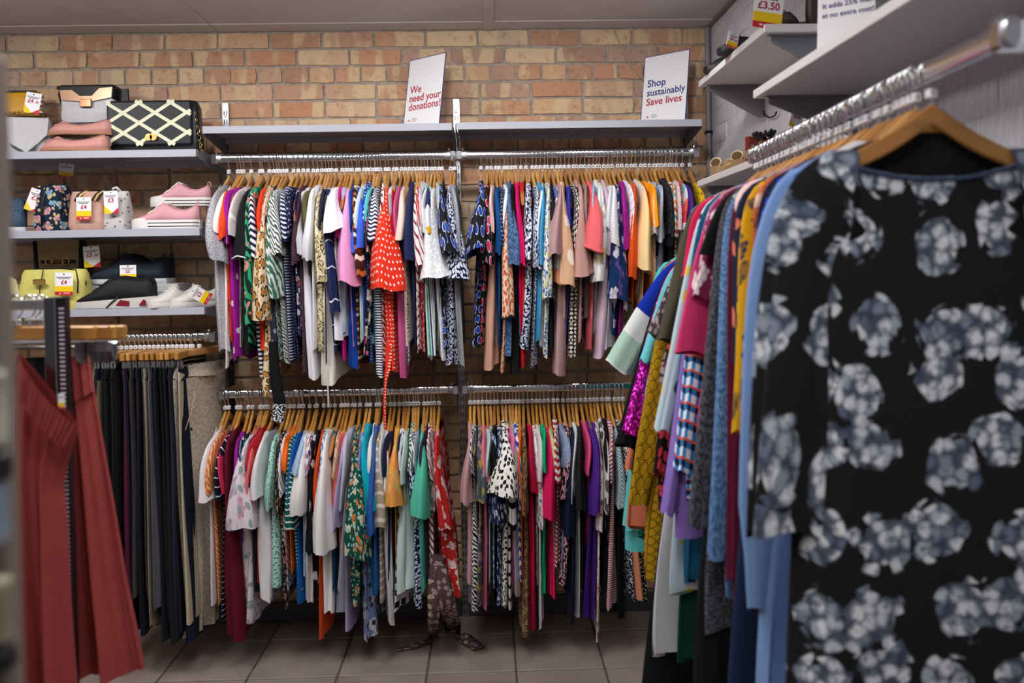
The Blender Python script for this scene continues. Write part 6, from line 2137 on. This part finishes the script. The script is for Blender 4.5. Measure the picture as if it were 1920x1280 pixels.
MB().tube([(-bw * 0.3, 0.02, bh * 1.0), (bw * 0.1, 0.02, bh * 1.04), (bw * 0.42, 0.01, bh * 0.98), (bw * 0.5, -0.02, bh * 0.6)], 0.0028, 6).build('zip', BLACK, bag, smooth='all')
MB().bbox(-bw * 0.17, bw * 0.02, -0.078, -0.070, bh * 0.62, bh * 0.76, 0.003).build('gold_plate', GOLD, bag)
price_tag(120, 532, -0.40, 33, 42, '£4', 'price tag reading £4 on the lemon yellow handbag', 0.02, 0.0)
p = pixY(20, 550, -0.3)
bag = thing('folded_scarf', 'pale yellow folded scarf beside the lemon handbag', 'scarf', (p.x, -0.3, zs3), 0.3)
bag_body(0.12, 0.12, 0.10, 0.04, 0.4, n=7, bulge=0.2).build('folded_body', fabric('s:#cfc790'), bag, smooth=True)
MB().prism([(-0.05, 0.07), (0.045, 0.06), (0.03, 0.12), (0.0, 0.14), (-0.04, 0.12)], 'y', -0.062, -0.045).build('loose_fold', fabric('s:#d6cf9c'), bag)
# grey shoe box with navy shoes
p0_, p1_ = pixY(165, 560, -0.24), pixY(332, 560, -0.24)
hb = 42 * kz
box = thing('shoe_box', 'pale grey shoe box carrying the navy shoes', 'box', ((p0_.x + p1_.x) / 2, -0.16, zs3))
wbx = (p1_.x - p0_.x)
MB().bbox(-wbx / 2, wbx / 2, -0.075, 0.075, 0, hb * 0.8, 0.002).build('box_base', plain('box_grey', '#a9a9ae', 0.7), box)
MB().bbox(-wbx / 2 - 0.003, wbx / 2 + 0.003, -0.078, 0.078, hb * 0.62, hb, 0.002).build('box_lid', plain('box_grey', '#b4b4b9', 0.7), box)
for k, (pxx, yy) in enumerate(((243, -0.20), (258, -0.11))):
    shoe(('navy deck shoe with white sole, front one on the box', 'navy deck shoe with white sole, rear one on the box')[k], (pixY(pxx, 520, yy).x, yy, zs3 + hb), 0.0, 138 * kz, '#1b2334', '#c9c9cc', 'sneaker', lace='#1b2334', sole_h=0.022, name='deck_shoe')
price_tag(240, 511, -0.30, 30, 28, '£5', 'price tag reading £5 in front of the navy shoes', 0.0, 0.0)
for k, (pxx, yy) in enumerate(((219, -0.345), (236, -0.235))):
    s_ = shoe(('black running shoe with red air windows, front of the pair', 'black running shoe with red air windows, rear of the pair')[k], (pixY(pxx, 570, yy).x, yy, zs3), 0.0, (140, 118)[k] * kz, '#0d0e11', '#c4c0bc', 'runner', lace='#17181c', sole_h=0.034, name='running_shoe')
    Ls = (140, 118)[k] * kz
    for q0, q1 in ((0.55, 0.72), (0.84, 0.93)):
        MB().prism([(-Ls / 2 + Ls * q0, 0.012), (-Ls / 2 + Ls * q1, 0.010), (-Ls / 2 + Ls * q1, 0.028), (-Ls / 2 + Ls * (q0 + 0.06), 0.034)], 'y', -Ls * 0.17 * 0.93, -Ls * 0.17 * 0.8).build('air_window', plain('air_red', '#7c1a2c', 0.2), s_)
    MB().tube([(-Ls * 0.06, -Ls * 0.172, 0.004), (Ls * 0.0, -Ls * 0.172, 0.022), (Ls * 0.1, -Ls * 0.16, 0.05)], 0.003, 6).build('sole_line', BLACK, s_, smooth='all')
for k, (pxx, yy, rz) in enumerate(((325, -0.32, 0.95), (368, -0.32, 0.75))):
    shoe(('white canvas sneaker with open laces, nearer the black running shoes', 'white canvas sneaker with open laces and a tag, at the shelf end')[k], (pixY(pxx, 570, yy).x, yy, zs3), rz, 0.20, '#cfcac4', '#d6d2cc', 'sneaker', lace='#d9d5ce', sole_h=0.02)
price_tag(376, 553, -0.42, 24, 36, '£3', 'small price tag lying across a white sneaker', -1.0, 0.0, False, 0.35)

# --- white wall shelves: shoes, tags, sign
yA = -3.82 + 2.55


def wall_item(px, py, d):
    return pixY(px, py, -3.82 + d)


for k, (px_, d, z) in enumerate(((1352, 2.98, ZC), (1392, 2.80, ZC))):
    P = wall_item(px_, 300, d)
    s_ = shoe(('tan espadrille nearest the corner on the low white shelf', 'tan espadrille beside the first on the low white shelf')[k], (P.x + 0.09, P.y, z), 0.35, 0.27, '#a58a62', '#8d6f4c', 'loafer', 'shoes on the white shelves', sole_h=0.034, name='espadrille')
    rg_ = [(-0.128, 0.030 * math.cos(a), 0.046 + 0.016 * math.sin(a)) for a in np.linspace(0, 2 * math.pi, 15)]
    MB().tube(rg_, 0.0028, 6, caps=False).build('toe_rim', plain('rope', '#c9b48c', 0.9), s_, smooth='all')
    MB().loft([[(-0.129, 0.028 * math.cos(a), 0.046 + 0.014 * math.sin(a)) for a in np.linspace(0, 2 * math.pi, 15)[:-1]], [(-0.12, 0.024 * math.cos(a), 0.046 + 0.012 * math.sin(a)) for a in np.linspace(0, 2 * math.pi, 15)[:-1]]]).build('toe_opening', plain('insole', '#5a4426', 0.9), s_)
P = wall_item(1392, 285, 2.62)
bk = thing('wallet', 'dark red wallet propped behind the espadrilles', 'wallet', (P.x + 0.05, P.y, ZC), 0.5)
MB().bbox(-0.05, 0.05, -0.01, 0.01, 0, 0.085, 0.004).build('cover', leather('#7a2018'), bk)
MB().bbox(-0.046, 0.046, -0.012, -0.0095, 0.035, 0.05, 0.001).build('band', leather('#5a1510'), bk)
P = wall_item(1425, 280, 2.46)
s_ = shoe('tan espadrille with black rosette on the low white shelf', (P.x + 0.06, P.y, ZC), 0.3, 0.22, '#a58a62', '#8d6f4c', 'loafer', 'shoes on the white shelves', sole_h=0.02, name='espadrille')
m = MB()
for q in range(14):
    a = q * 2.4
    c0 = Vector((-0.055 + 0.02 * math.cos(a), 0.02 * math.sin(a), 0.058 + 0.004 * (q % 3)))
    m.tube([c0, c0 + Vector((0.012 * math.cos(a), 0.012 * math.sin(a), 0.012))], [0.007, 0.004], 6)
m.build('rosette', BLACK, s_, smooth=True)
# high shelf
P = wall_item(1352, 115, 2.98)
s_ = shoe('black shoe nearest the corner on the high white shelf', (P.x + 0.06, P.y, ZA), 0.2, 0.24, '#19181c', '#0f0f11', 'loafer', 'shoes on the white shelves', sole_h=0.02, name='court_shoe')
P = wall_item(1368, 60, 2.72)
s_ = shoe('black shoe behind the £4.50 tag on the high white shelf', (P.x + 0.08, P.y, ZA), 0.2, 0.24, '#1c1b20', '#0f0f11', 'loafer', 'shoes on the white shelves', sole_h=0.02, name='court_shoe')
price_tag(1374, 76, -3.82 + 2.66, 24, 30, '£4', 'price tag reading £4.50 on a black shoe by the corner', 0.25, 0.35, False, small='.50')
P = wall_item(1487, 60, 2.44)
s_ = shoe('bronze textured shoe behind the large tag on the high white shelf', (P.x, P.y + 0.05, ZA), 0.9, 0.25, '#6d645c', '#4a443e', 'loafer', 'shoes on the white shelves', sole_h=0.02, name='court_shoe')
price_tag(1441, 16, -3.82 + 2.37, 58, 76, '£3.50', 'large price tag reading £3.50 on the high white shelf', 0.12, 0.12)
price_tag(1494, 222, -3.82 + 2.31, 26, 36, '£10', 'price tag reading £10 hanging over the rail under the white shelf', 0.3, 0.2, True)
P = wall_item(1525, 45, 2.45)
bag = thing('handbag', 'dark brown handbag behind the sign on the high white shelf', 'handbag', (P.x + 0.02, P.y, ZA), 1.2, 'handbags on the white shelves')
bag_body(0.20, 0.08, 0.19, 0.02, 0.7, n=8).build('body', leather('#241d1a'), bag, smooth=True)
MB().tube([(-0.07, -0.045, 0.12), (-0.05, -0.05, 0.19), (0.0, -0.05, 0.23), (0.05, -0.05, 0.19), (0.07, -0.045, 0.12)], 0.005, 6).build('handle', leather('#4a3a2c'), bag, smooth='all')
P = pixY(1531, 96, -3.82 + 1.96)
sg = thing('counter_sign', 'white sign with blue text about adding 25% more, on the long white shelf', 'sign', (P.x, P.y, ZB), 0, 'upright shop signs')
sg.rotation_euler = (-0.12, 0, -0.62)
MB().bbox(0, 0.150, 0.0, 0.002, 0, 0.21, 0.0005).build('card', CARD, sg)
put('lettering', text_mesh('don', 0.034, INK_RED, 'LEFT', 0.0006), sg, (0.012, -0.0009, 0.165), (math.pi / 2, 0, 0))
put('lettering', text_mesh('It adds 25% more', 0.0165, INK_BLUE, 'LEFT', 0.0002), sg, (0.010, -0.0009, 0.128), (math.pi / 2, 0, 0))
put('lettering', text_mesh('at no extra cost!', 0.0165, INK_BLUE, 'LEFT', 0.0002), sg, (0.010, -0.0009, 0.106), (math.pi / 2, 0, 0))
m = MB()
fish(m, 0.022, 0.03, 0.008, -0.0009)
m.build('logo', plain('logo_red', '#d83a2c', 0.6), sg)
P = pixY(1640, 30, -3.82 + 1.80)
bag = thing('handbag', 'black handbag standing on the long white shelf', 'handbag', (P.x + 0.06, P.y, ZB), 1.3, 'handbags on the white shelves')
bag_body(0.24, 0.09, 0.2, 0.02, 0.7, n=8).build('body', leather('#141318'), bag, smooth=True)
MB().tube([(-0.08, -0.05, 0.12), (-0.06, -0.055, 0.2), (0.0, -0.055, 0.25), (0.06, -0.055, 0.2), (0.08, -0.05, 0.12)], 0.005, 6).build('handle', leather('#141318'), bag, smooth='all')
ring_ = [pixX(1444 + 12 * math.cos(a), 208 + 12 * math.sin(a), XR - 0.01) for a in np.linspace(0.1, 3.2, 12)]
cbl = MB().tube(ring_, 0.003, 6).build('cable', BLACK, smooth='all')
tag(cbl, 'short black cable loop on the white wall under the long shelf', 'cable')
# yellow tag caught on the red skirt, a red dotted tie, a black tie with white tweed end, and the floral wrap ties
price_tag(115, 752, YS - 0.16, 12, 28, None, 'yellow corner of a price tag beside the chrome stand post', 0.0, 0.0)


def ribbon(name, label, cat, pts, w, spec, group=None, parent=None, end=None, thick=0.003):
    """flat tie through world points; width w (number or list)"""
    P = [Vector(p) for p in pts]
    root = thing(name, label, cat, P[0], 0, group) if parent is None else parent
    ws = w if isinstance(w, (list, tuple)) else [w] * len(P)
    rows = []
    for i, p in enumerate(P):
        T = (P[min(i + 1, len(P) - 1)] - P[max(i - 1, 0)]).normalized()
        V = Vector((0, 1, 0)) if abs(T.z) > 0.5 else Vector((0, 0, 1))
        S = T.cross(V).normalized()
        F = S.cross(T).normalized()
        q = p - root.location
        rows.append([q + S * (ws[i] * c) + F * f for c, f in ((-1, 0), (-0.5, thick * 1.6), (0, thick), (0.5, thick * 2), (1, 0), (0.5, -thick), (0, -thick * 1.4), (-0.5, -thick))])
    A = np.array([[tuple(v) for v in r] for r in rows])
    ln = np.concatenate([[0], np.cumsum([(P[i + 1] - P[i]).length for i in range(len(P) - 1)])])
    um = arc_u(A[len(P) // 2])
    UV = np.stack([np.broadcast_to(um[None], (len(P), 9)), np.broadcast_to(-ln[:, None], (len(P), 9))], -1)
    put('tie', grid_mesh('tie', A, UV, fabric(spec)), root)
    return root


def find(lbl):
    return [o for o in bpy.data.objects if o.get('label', '').startswith(lbl)][0]


def tie(owner, pts, w, spec):
    o = find(owner)
    M = o.matrix_basis.inverted()
    tmp = bpy.data.objects.new('tie_tmp', None)
    P = [M @ Vector(p) for p in pts]

    class _L:
        location = Vector((0, 0, 0))
    rows = []
    ws = w if isinstance(w, (list, tuple)) else [w] * len(P)
    thick = 0.003
    for i, p in enumerate(P):
        T = (P[min(i + 1, len(P) - 1)] - P[max(i - 1, 0)]).normalized()
        V = Vector((0, 1, 0)) if abs(T.z) > 0.5 else Vector((0, 0, 1))
        S = T.cross(V).normalized()
        F = S.cross(T).normalized()
        rows.append([tuple(p + S * (ws[i] * c) + F * f) for c, f in ((-1, 0), (-0.5, thick * 1.6), (0, thick), (0.5, thick * 2), (1, 0), (0.5, -thick), (0, -thick * 1.4), (-0.5, -thick))])
    bpy.data.objects.remove(tmp)
    A = np.array(rows)
    ln = np.concatenate([[0], np.cumsum([(P[i + 1] - P[i]).length for i in range(len(P) - 1)])])
    um = arc_u(A[len(P) // 2])
    UV = np.stack([np.broadcast_to(um[None], (len(P), 9)), np.broadcast_to(-ln[:, None], (len(P), 9))], -1)
    return put('tie', grid_mesh('tie', A, UV, fabric(spec)), o)


yt = -0.52
tie('red polka dot blouse', [pixY(a, b, yt) for a, b in ((733, 640), (728, 690), (723, 715), (721, 760), (722, 805))], [0.02, 0.012, 0.006, 0.0055, 0.005], 'd:#e2331c,#f3ece6,0.012,0.2')
tie('leopard patchwork blouse', [pixY(a, b, yt) for a, b in ((502, 640), (500, 690), (498, 718), (500, 742))], [0.012, 0.014, 0.014, 0.012], 'l:#e2c9a6,#b8762c,#1b1512,0.026')
tie('leopard patchwork blouse', [pixY(a, b, yt - 0.02) for a, b in ((512, 640), (514, 690), (520, 730), (525, 758))], [0.016, 0.019, 0.022, 0.022], 's:#0f0f12')
tie('leopard patchwork blouse', [pixY(a, b, yt - 0.021) for a, b in ((525, 757), (523, 774), (520, 791))], [0.022, 0.023, 0.024], 'k:#17171a,#dcdcdc,0.007,0.36')
tie('cream collared linen shirt', [pixY(a, b, yt) for a, b in ((614, 690), (615, 730), (616, 762))], [0.004, 0.003, 0.003], 's:#d8d2c8')
zf = 0.006
pA = [pixY(a, b, -0.50) for a, b in ((822, 1040), (819, 1080), (815, 1120), (813, 1160))] + [pixZ(a, b, zf) for a, b in ((812, 1193), (800, 1203), (775, 1212), (745, 1219))]
tie('mauve floral wrap blouse', pA, [0.03, 0.032, 0.028, 0.022, 0.02, 0.022, 0.02, 0.004], 'f:#5a4448,#b49aa6,#c9b99c,0.03')
pB = [pixY(a, b, -0.51) for a, b in ((826, 1060), (833, 1100), (840, 1140))] + [pixZ(a, b, zf) for a, b in ((850, 1178), (866, 1192), (884, 1205), (900, 1216))]
tie('mauve floral wrap blouse', pB, [0.024, 0.03, 0.032, 0.034, 0.034, 0.034, 0.026], 'f:#5a4448,#b49aa6,#c9b99c,0.03')
